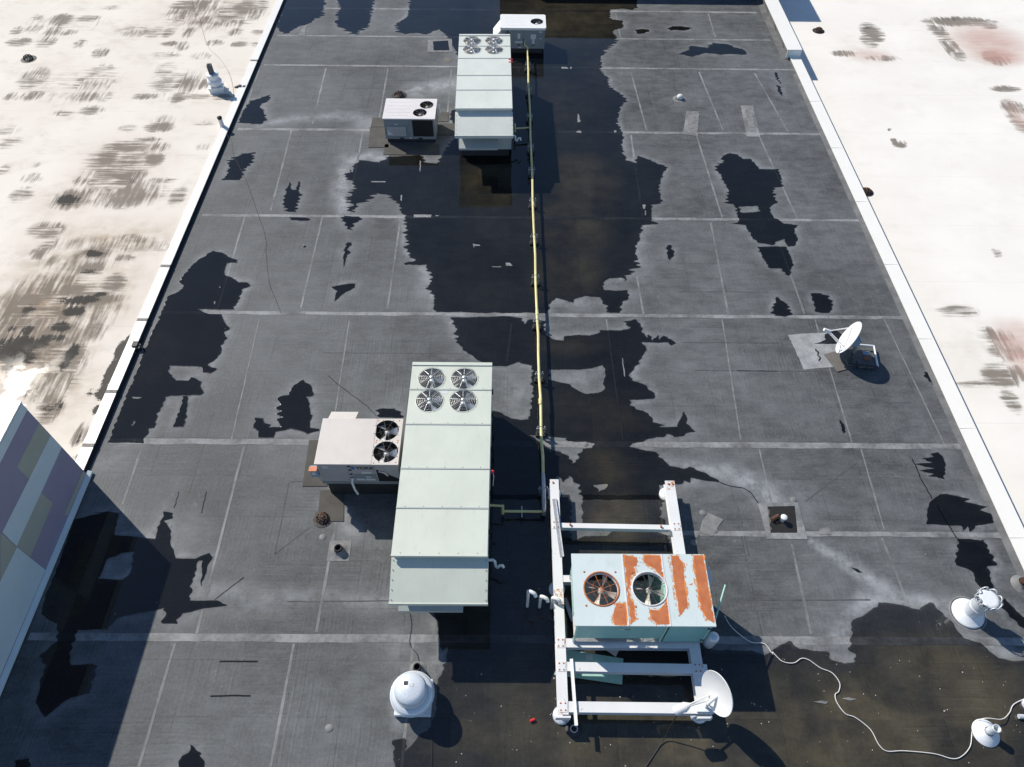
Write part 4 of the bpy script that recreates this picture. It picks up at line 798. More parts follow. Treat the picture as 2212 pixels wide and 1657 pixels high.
# ------------------------------------------------------------------ the smaller packaged units
def york():
    T = 1.69; x0, x1, y0, y1 = -4.83, -2.735, 9.13, 10.52
    W, D = x1-x0, y1-y0
    t = thing('packaged_unit', 'taupe packaged unit with two fans touching the near long unit', 'air conditioner', (x0, y0, 0))
    MB().box(0.1, W-0.1, 0.1, D-0.1, 0.0, 0.66).build('roof_curb', 'dark', t)
    MB().box(0.02, W-0.02, 0.03, D-0.02, 0.661, 0.76).build('base_rail', 'greyside', t)
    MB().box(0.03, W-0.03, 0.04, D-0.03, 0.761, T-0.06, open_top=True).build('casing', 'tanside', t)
    f1, f2 = (1.70, 1.03), (1.745, 0.38); r = 0.315
    MB().box(0.0, 1.42, 0.0, D, T-0.05, T).build('top_panel', 'tan', t, bevel=0.008)
    plate_with_holes([(1.424, 0.0), (W, 0.0), (W, D), (1.424, D)], [circle(*f1, r), circle(*f2, r)], T-0.05, T-0.002).build('fan_deck', 'tan', t)
    fan(t, *f1, T-0.02, r, 0.3, 3, 8, gmat='darkwire', phase=0.15, wide=0.75); fan(t, *f2, T-0.02, r, 0.3, 3, 8, gmat='darkwire', phase=0.1, wide=0.75)
    for cx, cy in ((1.48, .72), (2.02, .72), (1.48, .05), (2.03, .07), (1.46, 1.33), (2.0, 1.33), (1.47, 0.66), (2.02, 0.66)):
        MB().lathe([(0.0, 0.008), (0.018, 0.005), (0.02, 0.0)][::-1], 8, (cx, cy, T-0.002)).build('rust_screw', 'orange', t)
    # outside air hood at the back
    MB().prism([(D-0.02, T-0.06), (D+0.42, T-0.3), (D+0.42, T-0.42), (D-0.02, T-0.8)], 'x', 0.1, 0.82).build('intake_hood', 'tan', t)
    y = 0.04
    MB().box(0.12, 0.76, y-0.012, y-0.001, 0.8, T-0.09).build('door_panel', 'tanside', t)
    MB().box(0.90, 1.42, y-0.012, y-0.001, 1.16, T-0.09).build('door_panel', 'tanside', t)
    MB().box(0.90, 1.46, y-0.013, y-0.001, 0.84, 1.14).build('control_panel', 'greyside', t)
    for i, (a, b, c, d) in enumerate(((0.16, 0.3, 1.45, 1.56), (1.12, 1.36, 1.2, 1.3), (0.93, 1.15, 0.86, 0.94), (1.18, 1.42, 0.86, 0.94), (1.2, 1.32, 1.0, 1.05))):
        MB().box(a, b, y-0.017, y-0.0135, c, d).build('paper_label', 'sticker', t)
    for zz in (1.5, 1.32, 1.12, 0.95): MB().box(0.8, 0.87, y-0.01, y-0.001, zz, zz+0.06).build('cable_port', 'dark', t)
    text_mesh('YORK', 0.165, 'lettering', 'ink', t, (1.225, y-0.0145, T-0.28), (R(90), 0, 0), 0.006)
    MB().box(0.885, 0.965, y-0.017, y-0.0135, T-0.28, T-0.16).build('logo', 'blueink', t)
    # corner cut open over the compressor, with the guard panel hanging askew
    MB().box(1.5, W-0.05, y-0.012, y-0.001, 0.8, 1.5).build('coil_face', 'coil', t)
    MB().prism([(1.5, T-0.08), (W-0.03, T-0.08), (W-0.03, 0.95), (1.5, 1.45)], 'y', y-0.03, y-0.02).build('guard_panel', 'tanside', t)
    text_mesh('US', 0.06, 'lettering', 'sticker', t, (1.86, y-0.0325, 1.42), (R(90), 0, 0))
    MB().tube([(1.56, y-0.04, 1.36), (1.7, y-0.06, 1.33), (1.78, y-0.06, 1.18)], 0.025, 8).build('suction_line', 'steel', t)
    MB().tube([(0.84, y-0.02, 0.98), (0.84, y-0.14, 0.93), (0.88, y-0.2, 0.7), (0.93, y-0.22, 0.5)], 0.03, 8).build('drain_pipe', 'pvc', t)
    # disconnect box on the left side
    MB().box(-0.18, 0.02, 0.0, 0.16, 1.05, 1.36).build('disconnect_box', 'boxblue', t)
    MB().box(-0.2, 0.0, -0.02, 0.12, 1.361, 1.385).build('disconnect_lid', 'lidorange', t)
    MB().box(-0.15, -0.05, -0.004, -0.001, 1.15, 1.3).build('paper_label', 'sticker', t)
    MB().tube([(-0.02, 0.05, 1.05), (0.0, 0.05, 0.8), (0.06, 0.06, 0.7)], 0.018, 6).build('conduit', 'steel', t)
york()
def tan_unit():
    T = 1.10; x0, x1, y0, y1 = -5.035, -2.965, 25.24, 26.68; W, D = x1-x0, y1-y0
    t = thing('packaged_unit', 'bone white packaged unit with two staggered fans on dark pads', 'air conditioner', (x0, y0, 0))
    MB().box(0.08, W-0.06, 0.08, D-0.08, 0.0, 0.18).build('roof_curb', 'dark', t)
    MB().box(0.02, W-0.02, 0.02, D-0.02, 0.181, 0.27).build('base_rail', 'greyside', t)
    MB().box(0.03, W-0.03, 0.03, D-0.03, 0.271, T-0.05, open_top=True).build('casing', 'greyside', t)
    f1, f2 = (1.675, 1.0), (1.445, 0.44); r = 0.275
    tp = plate_with_holes([(0, 0), (W, 0), (W, D), (0, D)], [circle(*f1, r), circle(*f2, r)], T-0.05, T).build('top_panel', 'bone', t)
    for i in range(5): MB().box(0.12, 1.05, 0.2+0.24*i, 0.225+0.24*i, T, T+0.0035).build('panel_rib', 'bone', tp)
    fan(t, *f1, T-0.02, r, 0.25, 4, 6, gmat='darkwire', bmat='oldblade'); fan(t, *f2, T-0.02, r, 0.25, 4, 6, gmat='darkwire', bmat='oldblade', phase=1.0)
    y = 0.03
    MB().box(0.06, 1.06, y-0.012, y-0.001, 0.78, T-0.07).build('door_panel', 'greyside', t)
    MB().box(0.12, 0.88, y-0.06, y-0.001, 0.34, 0.76).build('door_panel', 'tanside', t)
    MB().box(0.03+1.12, W-0.1, y-0.008, y-0.001, 0.3, T-0.07).build('coil_face', 'coil', t)
    MB().prism([(0.14, 0.4), (0.36, 0.4), (0.14, 0.62)], 'y', y-0.065, y-0.061).build('paper_label', 'sticker', t)
    for a in (0.6, 1.35): MB().box(a, a+0.16, 0.012, 0.018, 0.19, 0.25).build('fork_slot', 'dark', t)
    MB().box(0.98, 1.08, 0.012, 0.018, 0.21, 0.26).build('paper_label', 'sticker', t)
    MB().box(0.45, 0.57, y-0.016, y-0.013, 0.81, 0.85).build('logo', 'sticker', t)
    MB().box(W-0.02, W+0.1, D-0.35, D-0.12, 0.55, 0.95).build('disconnect_box', 'white', t)
tan_unit()
def grey_unit():
    T = 1.21; x0, x1, y0, y1 = -0.46, 1.58, 32.42, 33.66; W, D = x1-x0, y1-y0
    t = thing('packaged_unit', 'grey packaged unit with one fan and rounded white top, farthest back', 'air conditioner', (x0, y0, 0))
    MB().box(0.06, W-0.1, 0.06, D-0.06, 0.0, 0.24).build('roof_curb', 'dark', t)
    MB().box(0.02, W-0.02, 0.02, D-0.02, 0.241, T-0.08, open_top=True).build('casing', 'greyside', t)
    fc = (1.66, 0.6); r = 0.29; o = []
    for cx, cy, a0 in ((W-0.07, 0.07, -90), (W-0.07, D-0.07, 0), (0.07, D-0.07, 90), (0.07, 0.07, 180)):
        o += [(cx+0.1*math.cos(R(a0+q*22.5)), cy+0.1*math.sin(R(a0+q*22.5))) for q in range(5)]
    tp = plate_with_holes(o, [circle(*fc, r)], T-0.1, T).build('top_panel', 'white', t)
    for i in range(4): MB().box(0.2, 1.2, 0.22+0.24*i, 0.24+0.24*i, T, T+0.003).build('panel_rib', 'white', tp)
    fan(t, *fc, T-0.02, r, 0.25, 3, 6, gmat='darkwire', phase=0.8)
    MB().prism([(-0.36, 0.62), (0.02, T-0.12), (0.02, 0.5), (-0.36, 0.5)], 'y', 0.05, D-0.1).build('intake_hood', 'white', t)
    y = 0.02
    for a, b in ((0.06, 0.56), (0.58, 1.04), (1.06, 1.9)): MB().box(a, b, y-0.012, y-0.001, 0.33, T-0.13).build('door_panel', 'greyside', t)
    for a, b, c, d, mm in ((0.28, 0.36, 0.99, 1.07, 'stickerd'), (0.2, 0.45, 0.91, 0.98, 'stickerd'), (0.78, 0.9, 0.7, 0.94, 'sticker'), (0.66, 1.0, 0.5, 0.58, 'sticker'), (1.38, 1.62, 0.7, 0.9, 'sticker'), (1.45, 1.56, 0.46, 0.7, 'sticker'), (1.75, 1.9, 0.98, 1.05, 'sticker'), (1.8, 1.88, 0.69, 0.73, 'sticker'), (0.78, 0.88, 0.38, 0.44, 'stickerd'), (1.44, 1.56, 0.38, 0.44, 'stickerd'), (0.8, 0.98, 0.27, 0.31, 'sticker')):
        MB().box(a, b, y-0.017, y-0.0135, c, d).build('paper_label', mm, t)
    for zz in (0.62, 0.5, 0.42): MB().box(1.03, 1.08, y-0.018, y-0.0125, zz, zz+0.06).build('cable_port', 'dark', t)
grey_unit()

# ------------------------------------------------------------------ the yellow gas line and its stands
PZ = 0.4
def pipe_x(y): return 0.955-(y-9.0)*0.0079
def gas_pipe():
    t = thing('gas_pipe', 'long yellow gas pipe running down the middle of the roof', 'pipe', (0, 0, 0))
    ys = [9.3+i*1.0 for i in range(22)]+[31.4]
    for i, (a, b) in enumerate(((9.55, 12.0), (12.04, 15.5), (15.54, 20.9), (20.94, 26.6), (26.64, 31.4))):
        n = 4; MB().tube([(pipe_x(a+(b-a)*j/n)+0.014*math.sin(j*2.1+i*1.7), a+(b-a)*j/n, PZ+0.016*math.sin(j*1.3+i)) for j in range(n+1)], 0.043, 10).build('pipe_length', 'yellow', t)
        MB().tube([(pipe_x(a-0.1), a-0.1, PZ), (pipe_x(a+0.1), a+0.1, PZ)], 0.053, 10).build('coupling', 'yellow' if i else 'steel', t)
    x = pipe_x(31.4)
    MB().tube([(x, 31.4, PZ), (x, 31.75, PZ+0.02), (x, 32.0, PZ+0.06), (x+0.02, 32.2, 0.44), (x-0.1, 32.28, 0.46), (x-0.14, 32.35, 0.5), (x-0.14, 32.44, 0.52)], 0.032, 8).build('flex_connector', 'yellow', t)
    x = pipe_x(9.3)
    MB().tube([(x, 9.55, PZ), (x, 8.95, PZ), (x, 8.75, PZ), (x, 8.62, PZ-0.05), (x, 8.6, PZ-0.15), (x, 8.6, 0.12)], 0.06, 10).build('elbow', 'steel', t)
    MB().tube([(x, 8.6, 0.26), (0.2, 8.6, 0.26), (-0.12, 8.6, 0.26)], 0.034, 8).build('branch_pipe', 'yellow', t)
    MB().tube([(-0.12, 8.6, 0.14), (-0.12, 8.6, 0.56)], 0.04, 8).build('drip_leg', 'yellow', t)
    MB().tube([(-0.12, 8.6, 0.55), (-0.47, 8.62, 0.55)], 0.03, 8).build('branch_pipe', 'yellow', t)
    x = pipe_x(25.8)
    MB().tube([(x, 25.8, PZ), (0.45, 25.75, PZ), (0.2, 25.72, PZ)], 0.034, 8).build('branch_pipe', 'yellow', t)
    MB().tube([(0.2, 25.72, 0.25), (0.2, 25.72, 0.62)], 0.034, 8).build('drip_leg', 'yellow', t)
gas_pipe()
def stand0():
    t = thing('pipe_stand', '', 'pipe stand', (0, 0, 0), 0, 'stands under the yellow pipe')
    MB().prism([(-0.15, 0), (0.15, 0), (0.13, 0.09), (-0.13, 0.09)], 'y', -0.08, 0.08).build('rubber_base', 'rubber', t)
    for s in (-1, 1): MB().box(s*0.095-0.013, s*0.095+0.013, -0.02, 0.02, 0.09, 0.43).build('post', 'steel', t)
    MB().box(-0.13, 0.13, -0.02, 0.02, 0.3, 0.34).build('crossbar', 'steel', t)
    MB().torus(0.052, 0.008, (0, 0, 0), 12, 4).build('clamp', 'steel', t, loc=(0, 0, PZ), rot=(R(90), 0, 0))
    return t
s0 = stand0()
ST = [(1139, 139, 'right in front of the grey unit'), (1142, 193, 'second from the grey unit'), (1146, 250, 'beside the hood of the far long unit'), (1148, 316, 'by the front of the far long unit'), (1149, 366, 'past the far long unit shadow'), (1151, 433, 'sixth counted from the far end'), (1153, 511, 'in the brown part of the pond'),
      (1155, 599, 'above the middle seam'), (1158, 694, 'on the near side of the middle seam'), (1162, 808, 'beside the grey dry patch'), (1166, 926, 'by the back of the near long unit'), (1171, 1056, 'at the near elbow, closest to the camera')]
for i, (px, py, wh) in enumerate(ST):
    o = s0 if i == 0 else copy_tree(s0)
    y = at(px, py, 0.33).y; o.location = (pipe_x(y), y, 0)
    o['label'] = 'steel and rubber stand under the yellow pipe, '+wh
b = thing('pipe_stand', 'small strut stand under the short branch of pipe by the near long unit', 'pipe stand', (0.38, 8.6, 0))
MB().prism([(-0.09, 0), (0.09, 0), (0.08, 0.08), (-0.08, 0.08)], 'x', -0.05, 0.05).build('rubber_base', 'rubber', b)
MB().box(-0.015, 0.015, -0.16, 0.16, 0.22, 0.25).build('crossbar', 'steel', b)
MB().box(-0.012, 0.012, -0.012, 0.012, 0.08, 0.22).build('post', 'steel', b)

# ------------------------------------------------------------------ steel frame with the rusty condenser
FZ = 0.54
def ibeam(name, parent, a, b, wd=0.21, top=FZ, dep=0.22, mat='beam'):
    a, b = Vector(a), Vector(b); d = b-a; L = d.length; ang = math.atan2(d.y, d.x)
    mb = MB(); th = 0.018
    mb.box(0, L, -wd/2, wd/2, -th, 0); mb.box(0, L, -0.012, 0.012, -dep+th, -th); mb.box(0, L, -wd/2, wd/2, -dep, -dep+th)
    return mb.build(name, mat, parent, loc=(a.x, a.y, top), rot=(0, 0, ang))
def frame():
    t = thing('steel_frame', 'white painted steel beam frame on short legs carrying the rusty unit', 'steel frame', (0, 0, 0))
    ibeam('long_beam', t, (1.235, 3.62), (1.235, 9.4), 0.23)
    ibeam('long_beam', t, (4.29, 3.70), (4.29, 9.38), 0.25)
    ibeam('cross_beam', t, (1.36, 8.09), (4.16, 8.05), 0.13, FZ-0.03, 0.16)
    ibeam('cross_beam', t, (1.36, 6.67), (4.16, 6.66), 0.17, FZ-0.004, 0.2)
    ibeam('cross_beam', t, (1.36, 5.14), (4.30, 5.13), 0.2, FZ+0.004, 0.2)
    ibeam('cross_beam', t, (1.36, 4.62), (4.5, 4.58), 0.2, FZ+0.008, 0.2)
    ibeam('cross_beam', t, (1.36, 3.78), (4.5, 3.76), 0.22, FZ-0.004, 0.2)
    for x, y in ((1.235, 3.72), (4.29, 3.76), (1.235, 9.25), (4.29, 9.25), (1.235, 6.6), (4.29, 6.6)):
        l = MB().lathe([(0.09, 0.02), (0.09, FZ-0.221)], 14, (x, y, 0)).build('leg', 'beam', t)
        MB().lathe([(0.2, 0.0), (0.2, 0.05), (0.15, 0.08), (0.092, 0.1)], 16, (x, y, 0)).build('leg_boot', 'galv' if y < 4 else 'beam', l)
    for x in (1.235, 4.29): MB().box(x-0.16, x+0.16, 3.56, 3.6, FZ-0.24, FZ-0.02).build('end_plate', 'beam', t)
    for x, y in ((1.6, 8.1), (3.9, 8.06), (4.25, 9.28), (4.36, 9.28), (1.2, 9.3)): MB().box(x-0.02, x+0.02, y-0.02, y+0.02, FZ-0.03, FZ+0.03).build('bolt', 'rust', t)
    for x0_, x1_, ya, yb in ((1.13, 1.34, 6.0, 6.4), (1.125, 1.3, 3.62, 3.75), (4.2, 4.4, 3.7, 3.85), (1.16, 1.34, 5.1, 5.25), (4.2, 4.4, 4.5, 4.66), (4.2, 4.4, 9.1, 9.36)):
        v, f = fill([jag([(x0_, ya), (x1_, ya), (x1_, yb), (x0_, yb)], 0.02, ya, 0.02, 0.3)], FZ+(0.0012 if ya > 5 else 0.009)); MB().add([(min(max(a, 1.122), 4.413), b, c) for a, b, c in v], f).build('rust_patch', 'speck', t)
    for x_, y_ in ((1.235, 8.09), (1.235, 5.14), (1.235, 4.62), (1.235, 3.78), (4.29, 4.6), (4.29, 3.77), (4.29, 8.06)):
        MB().box(x_-0.09, x_+0.09, y_-0.11, y_+0.11, FZ+0.0005, FZ+0.0105).build('splice_plate', 'beam', t)
        for dx in (-0.05, 0.05):
            for dy in (-0.07, 0.07): MB().lathe([(0.018, 0.0), (0.016, 0.012), (0.001, 0.014)], 6, (x_+dx, y_+dy, FZ+0.0105), cap=False).build('bolt', 'rust', t)
frame()
def loose(name, label, cat, pts, mat, wd=0.05, h=0.05):
    a, b = Vector(pts[0]), Vector(pts[1]); d = b-a; mb = MB(); L = d.length
    mb.box(0, L, -wd/2, wd/2, 0, 0.008); mb.box(0, L, -wd/2, -wd/2+0.008, 0.008, h)
    o = mb.build(name, mat, None, loc=a, rot=(0, -math.asin(d.z/L), math.atan2(d.y, d.x))); return tag(o, label, cat)
loose('angle_bar', 'thin white angle bar lying across the near left corner of the frame', 'angle bar', [(1.50, 3.4, FZ+0.012), (1.46, 4.78, FZ+0.016)], 'beam', 0.07, 0.05)
loose('angle_bar', 'grey angle bar lying along the left beam of the frame', 'angle bar', [at(1214, 1203, FZ+0.004), at(1197, 1078, FZ+0.004)], 'steel', 0.1, 0.05)

def condenser():
    T = 1.78; x0, x1, y0, y1 = 1.485, 4.48, 5.135, 6.74; W, D = x1-x0, y1-y0; B = FZ+0.03
    t = thing('old_condenser', 'old teal condenser with two fans and a rust streaked pale top', 'condenser', (x0, y0, 0))
    MB().box(0.02, W-0.02, 0.01, 0.1, B, B+0.06).build('base_rail', 'steel', t); MB().box(0.02, W-0.02, D-0.1, D-0.01, B, B+0.06).build('base_rail', 'steel', t)
    MB().box(0.03, 2.0, 0.02, 0.035, B+0.28, T-0.05).build('front_panel', 'teal', t)
    MB().box(2.06, W-0.06, 0.02, 0.035, B+0.06, T-0.05).build('front_door', 'teal', t)
    MB().box(0.03, W-0.03, D-0.035, D-0.02, B+0.06, T-0.05).build('back_panel', 'teal', t)
    MB().box(W-0.045, W-0.03, 0.035, D-0.04, B+0.06, T-0.05).build('side_panel', 'teal', t)
    MB().box(0.03, 0.045, 0.5, D-0.04, B+0.3, T-0.05).build('side_panel', 'aqua', t)
    MB().box(2.0, 2.03, 0.04, D-0.04, B+0.06, T-0.05).build('divider', 'aqua', t)
    MB().box(0.05, 2.0, 0.1, D-0.05, B+0.061, B+0.075).build('floor_pan', 'bone', t)
    MB().box(0.05, 1.98, D-0.16, D-0.05, B+0.08, T-0.45).build('coil', 'coil', t)
    MB().lathe([(0.16, 0.0), (0.17, 0.1), (0.17, 0.35), (0.1, 0.45)], 16, (0.7, 0.45, B+0.08)).build('compressor', 'dark', t)
    for px in (0.03, 1.98, W-0.06): MB().box(px, px+0.04, 0.012, 0.05, B+0.0601, T-0.05).build('corner_post', 'aqua', t)
    f1, f2 = (0.61, 0.80), (1.68, 0.81); r = 0.375
    s1, s2 = 1.14, 2.04
    fd = plate_with_holes([(-0.02, -0.02), (s1-0.004, -0.02), (s1-0.004, D+0.02), (-0.02, D+0.02)], [circle(*f1, r, 36)], T-0.05, T).build('top_panel', 'palecond', t)
    fe = plate_with_holes([(s1+0.004, -0.02), (s2-0.004, -0.02), (s2-0.004, D+0.02), (s1+0.004, D+0.02)], [circle(*f2, r, 36)], T-0.05, T).build('top_panel', 'palecond', t)
    fg = MB().box(s2+0.004, W+0.02, -0.02, D+0.02, T-0.05, T+0.004).build('top_panel', 'palecond', t)
    for xx in (s1, s2): MB().box(xx-0.012, xx+0.012, -0.018, D+0.018, T, T+0.014).build('panel_seam', 'bone', t)
    # rust where the paint has gone
    polys = [(fd, [(755, 675), (800, 680), (810, 720), (813, 798), (740, 795), (740, 740)]),
             (fe, [(790, 388), (850, 400), (870, 400), (870, 440), (845, 450), (865, 490), (830, 500), (815, 590), (825, 640), (850, 670), (850, 720), (860, 760), (838, 798), (828, 690), (812, 560), (797, 450)]),
             (fe, [(920, 390), (985, 388), (1060, 388), (1070, 512), (1040, 505), (1000, 480), (985, 458), (950, 440), (920, 420)]),
             (fe, [(1065, 535), (1082, 520), (1090, 600), (1112, 796), (1000, 797), (965, 760), (960, 715), (1010, 722), (1045, 680), (1066, 660), (1072, 600)]),
             (fg, [(1080, 388), (1115, 395), (1140, 430), (1150, 520), (1165, 620), (1168, 690), (1135, 745), (1120, 640), (1100, 500)]),
             (fg, [(1220, 388), (1270, 384), (1300, 530), (1335, 790), (1300, 765), (1265, 700), (1245, 580), (1230, 500)]),
             (fg, [(1180, 558), (1210, 552), (1200, 565)]), (fg, [(1152, 436), (1160, 430), (1160, 446)]), (fg, [(1172, 432), (1178, 440), (1170, 446)])]
    for i, (par, pp) in enumerate(polys):
        ps = [(q.x-x0, q.y-y0) for q in zpoly('K', pp, T)]
        big = i < 6
        if big:                                # let each patch reach the seam or edge it started from
            ar = sum(ps[j][0]*ps[(j+1) % len(ps)][1]-ps[(j+1) % len(ps)][0]*ps[j][1] for j in range(len(ps))); e_ = []
            xl, xh = (0.0, s1-0.02) if par is fd else (s1+0.03, s2-0.03) if par is fe else (s2+0.03, W+0.0)
            for k in range(len(ps)):
                d = Vector(ps[(k+1) % len(ps)])-Vector(ps[k-1]); nn = Vector((d.y, -d.x)).normalized()*(0.035 if ar > 0 else -0.035)
                a_, b_ = min(max(ps[k][0]+nn.x, xl), xh), min(max(ps[k][1]+nn.y, 0.0), D)
                if par is not fg:
                    c_ = Vector(f1 if par is fd else f2); v_ = Vector((a_, b_))-c_
                    if v_.length < r+0.05: v_ = c_+v_.normalized()*(r+0.05); a_, b_ = v_.x, v_.y
                e_.append((a_, b_))
            ps = e_
        v, f = fill([jag(ps, 0.022 if big else 0.01, 50+i*3.3, 0.02, 0.4)], T+(0.0055 if par is fg else 0.0015)); MB().add(v, f).build('rust_patch', 'orange', par)
        if big:
            ar = sum(ps[j][0]*ps[(j+1) % len(ps)][1]-ps[(j+1) % len(ps)][0]*ps[j][1] for j in range(len(ps))); q = []
            for k in range(len(ps)):
                d = Vector(ps[(k+1) % len(ps)])-Vector(ps[k-1]); nn = Vector((d.y, -d.x)).normalized()*(0.05 if ar > 0 else -0.05); q.append((ps[k][0]+nn.x, ps[k][1]+nn.y))
            x_lo, x_hi = (-0.015, s1-0.01) if par is fd else (s1+0.014, s2-0.014) if par is fe else (s2+0.014, W+0.015)
            q = [(min(max(a, x_lo), x_hi), min(max(b, -0.015), D+0.015)) for a, b in q]
            hole = [circle(*(f1 if par is fd else f2), r+0.02, 36)] if par is not fg else []
            def cut(lp): return [p_ for p_ in lp]
            v, f = fill([jag(q, 0.012, 20+i, 0.02, 0.3)], T+(0.0048 if par is fg else 0.0008))
            if hole:
                fcx, fcy = f1 if par is fd else f2
                f = [t_ for t_ in f if math.hypot(sum(v[j][0] for j in t_)/3-fcx, sum(v[j][1] for j in t_)/3-fcy) > r+0.01]
            MB().add(v, f).build('rust_patch', 'speck', par)
            c = Vector((sum(p[0] for p in ps)/len(ps), sum(p[1] for p in ps)/len(ps)))
            q = []
            for k in range(len(ps)):
                a, b = Vector(ps[k-1]), Vector(ps[(k+1) % len(ps)]); d = (b-a); nn = Vector((d.y, -d.x)).normalized(); p = Vector(ps[k])
                area = sum(ps[j][0]*ps[(j+1) % len(ps)][1]-ps[(j+1) % len(ps)][0]*ps[j][1] for j in range(len(ps)))
                p = p-nn*(0.02 if area > 0 else -0.02); q.append((p.x, p.y))
            v, f = fill([jag(q, 0.014, 80+i*3.3, 0.02, 0.2)], T+(0.0075 if par is fg else 0.0035)); MB().add(v, f).build('rust_patch', 'rust', par)
    for k, (fc, ph) in enumerate(((f1, 1.2), (f2, 1.35))):
        fan(t, *fc, T-0.02, r, 0.07, 4, 8, bmat='oldblade', smat='bone', gmat='rust' if k == 0 else 'darkwire', phase=ph, wide=0.42)
        MB().torus(r+0.012, 0.018, (*fc, T+0.006), 36, 6).build('fan_ring', 'rust' if k == 0 else 'bone', t)
    for cx, cy in ((0.25, 1.19), (0.95, 1.19), (0.25, 0.42), (0.99, 0.4), (1.33, 1.18), (2.0, 1.18), (1.33, 0.4), (2.0, 0.42)):
        MB().lathe([(0.0, 0.01), (0.022, 0.006), (0.025, 0.0)][::-1], 8, (cx, cy, T+0.003)).build('rust_screw', 'rust', t)
    MB().box(0.98, 1.24, 0.012, 0.019, T-0.35, T-0.3).build('name_plate', 'sticker', t); MB().box(1.09, 1.23, 0.009, 0.0115, T-0.34, T-0.31).build('name_plate', 'stickerd', t)
    for zz in (0.75, 1.5): MB().box(W-0.1, W-0.02, 0.0, 0.019, zz, zz+0.05).build('hinge', 'dark', t)
    db = MB().box(W+0.03, W+0.16, 1.05, 1.42, T-0.62, T-0.2).build('disconnect_box', 'beam', t)
    MB().box(W+0.161, W+0.164, 1.1, 1.2, T-0.6, T-0.25).build('rust_patch', 'rust', db)
condenser()
o = MB().lathe([(0.0, 0.0), (0.115, 0.01), (0.125, 0.05), (0.125, 0.66), (0.115, 0.7), (0.06, 0.74), (0.0, 0.745)], 18, (0, 0, 0), cap=False).build('receiver_tank', 'galv', None, loc=(4.66, 5.2, 0.35), rot=(0.1, -0.05, 0))
tag(o, 'silver upright tank at the near right corner of the rusty unit', 'tank')
o = MB().tube([(4.55, 5.25, 1.35), (4.95, 6.15, 1.5)], 0.02, 8).build('green_rod', 'aqua'); tag(o, 'thin pale green rod sticking out behind the silver tank', 'rod')
# fallen access panel and scrap under the frame
ps = [zat('K', x, y, 0.1) for x, y in ((375, 1100), (445, 948), (792, 1003), (785, 1158), (440, 1108))]
o = MB().prism([(p.x, p.y) for p in ps], 'z', 0.07, 0.1).build('fallen_panel', 'aqua'); tag(o, 'pale aqua metal panel lying flat under the front of the frame', 'panel')
p1 = zat('K', 587, 998, 0.1); MB().box(p1.x-0.08, p1.x+0.08, p1.y-0.06, p1.y+0.06, 0.101, 0.104).build('paper_label', 'sticker', o)
loose('scrap_board', 'short grey board sticking out under the rusty unit', 'board', [zat('K', 690, 930, 0.15), zat('K', 755, 975, 0.08)], 'bone', 0.16, 0.02)
loose('scrap_bar', 'grey metal bar leaning under the left end of the rusty unit', 'bar', [zat('K', 440, 640, 0.1), zat('K', 490, 780, 0.25)], 'steel', 0.1, 0.03)
# three white vent pipes with elbows
for i, (zx, zy, tx, ty, wh) in enumerate(((215, 690, 222, 597, 'leftmost of three, farthest from the frame'), (288, 695, 300, 628, 'middle one of three beside the frame'), (360, 700, 372, 636, 'right one of three, touching the frame'))):
    p = zat('K', zx, zy, 0.0); h = 0.3
    for q in np.arange(0.2, 1.2, 0.01):
        v = Vector((p.x, p.y, q))-Vector((0, 0, CAM_H)); py = PY-FPX*v.dot(CU)/v.dot(CF)
        if py <= zp('K', tx, ty)[1]: h = q; break
    t = thing('vent_pipe', 'white plastic vent pipe with elbow, '+wh, 'vent pipe', (p.x, p.y, 0), 0, 'white elbow vent pipes')
    MB().tube([(0, 0, 0), (0, 0, h-0.1)], 0.037, 10).build('riser', 'pvc', t)
    MB().tube([(0, 0, h-0.11), (0, 0, h-0.05), (0.02, -0.01, h-0.01), (0.07, -0.03, h), (0.13, -0.06, h-0.01), (0.155, -0.08, h-0.04), (0.165, -0.09, h-0.1)], 0.045, 10).build('elbow', 'pvc', t)

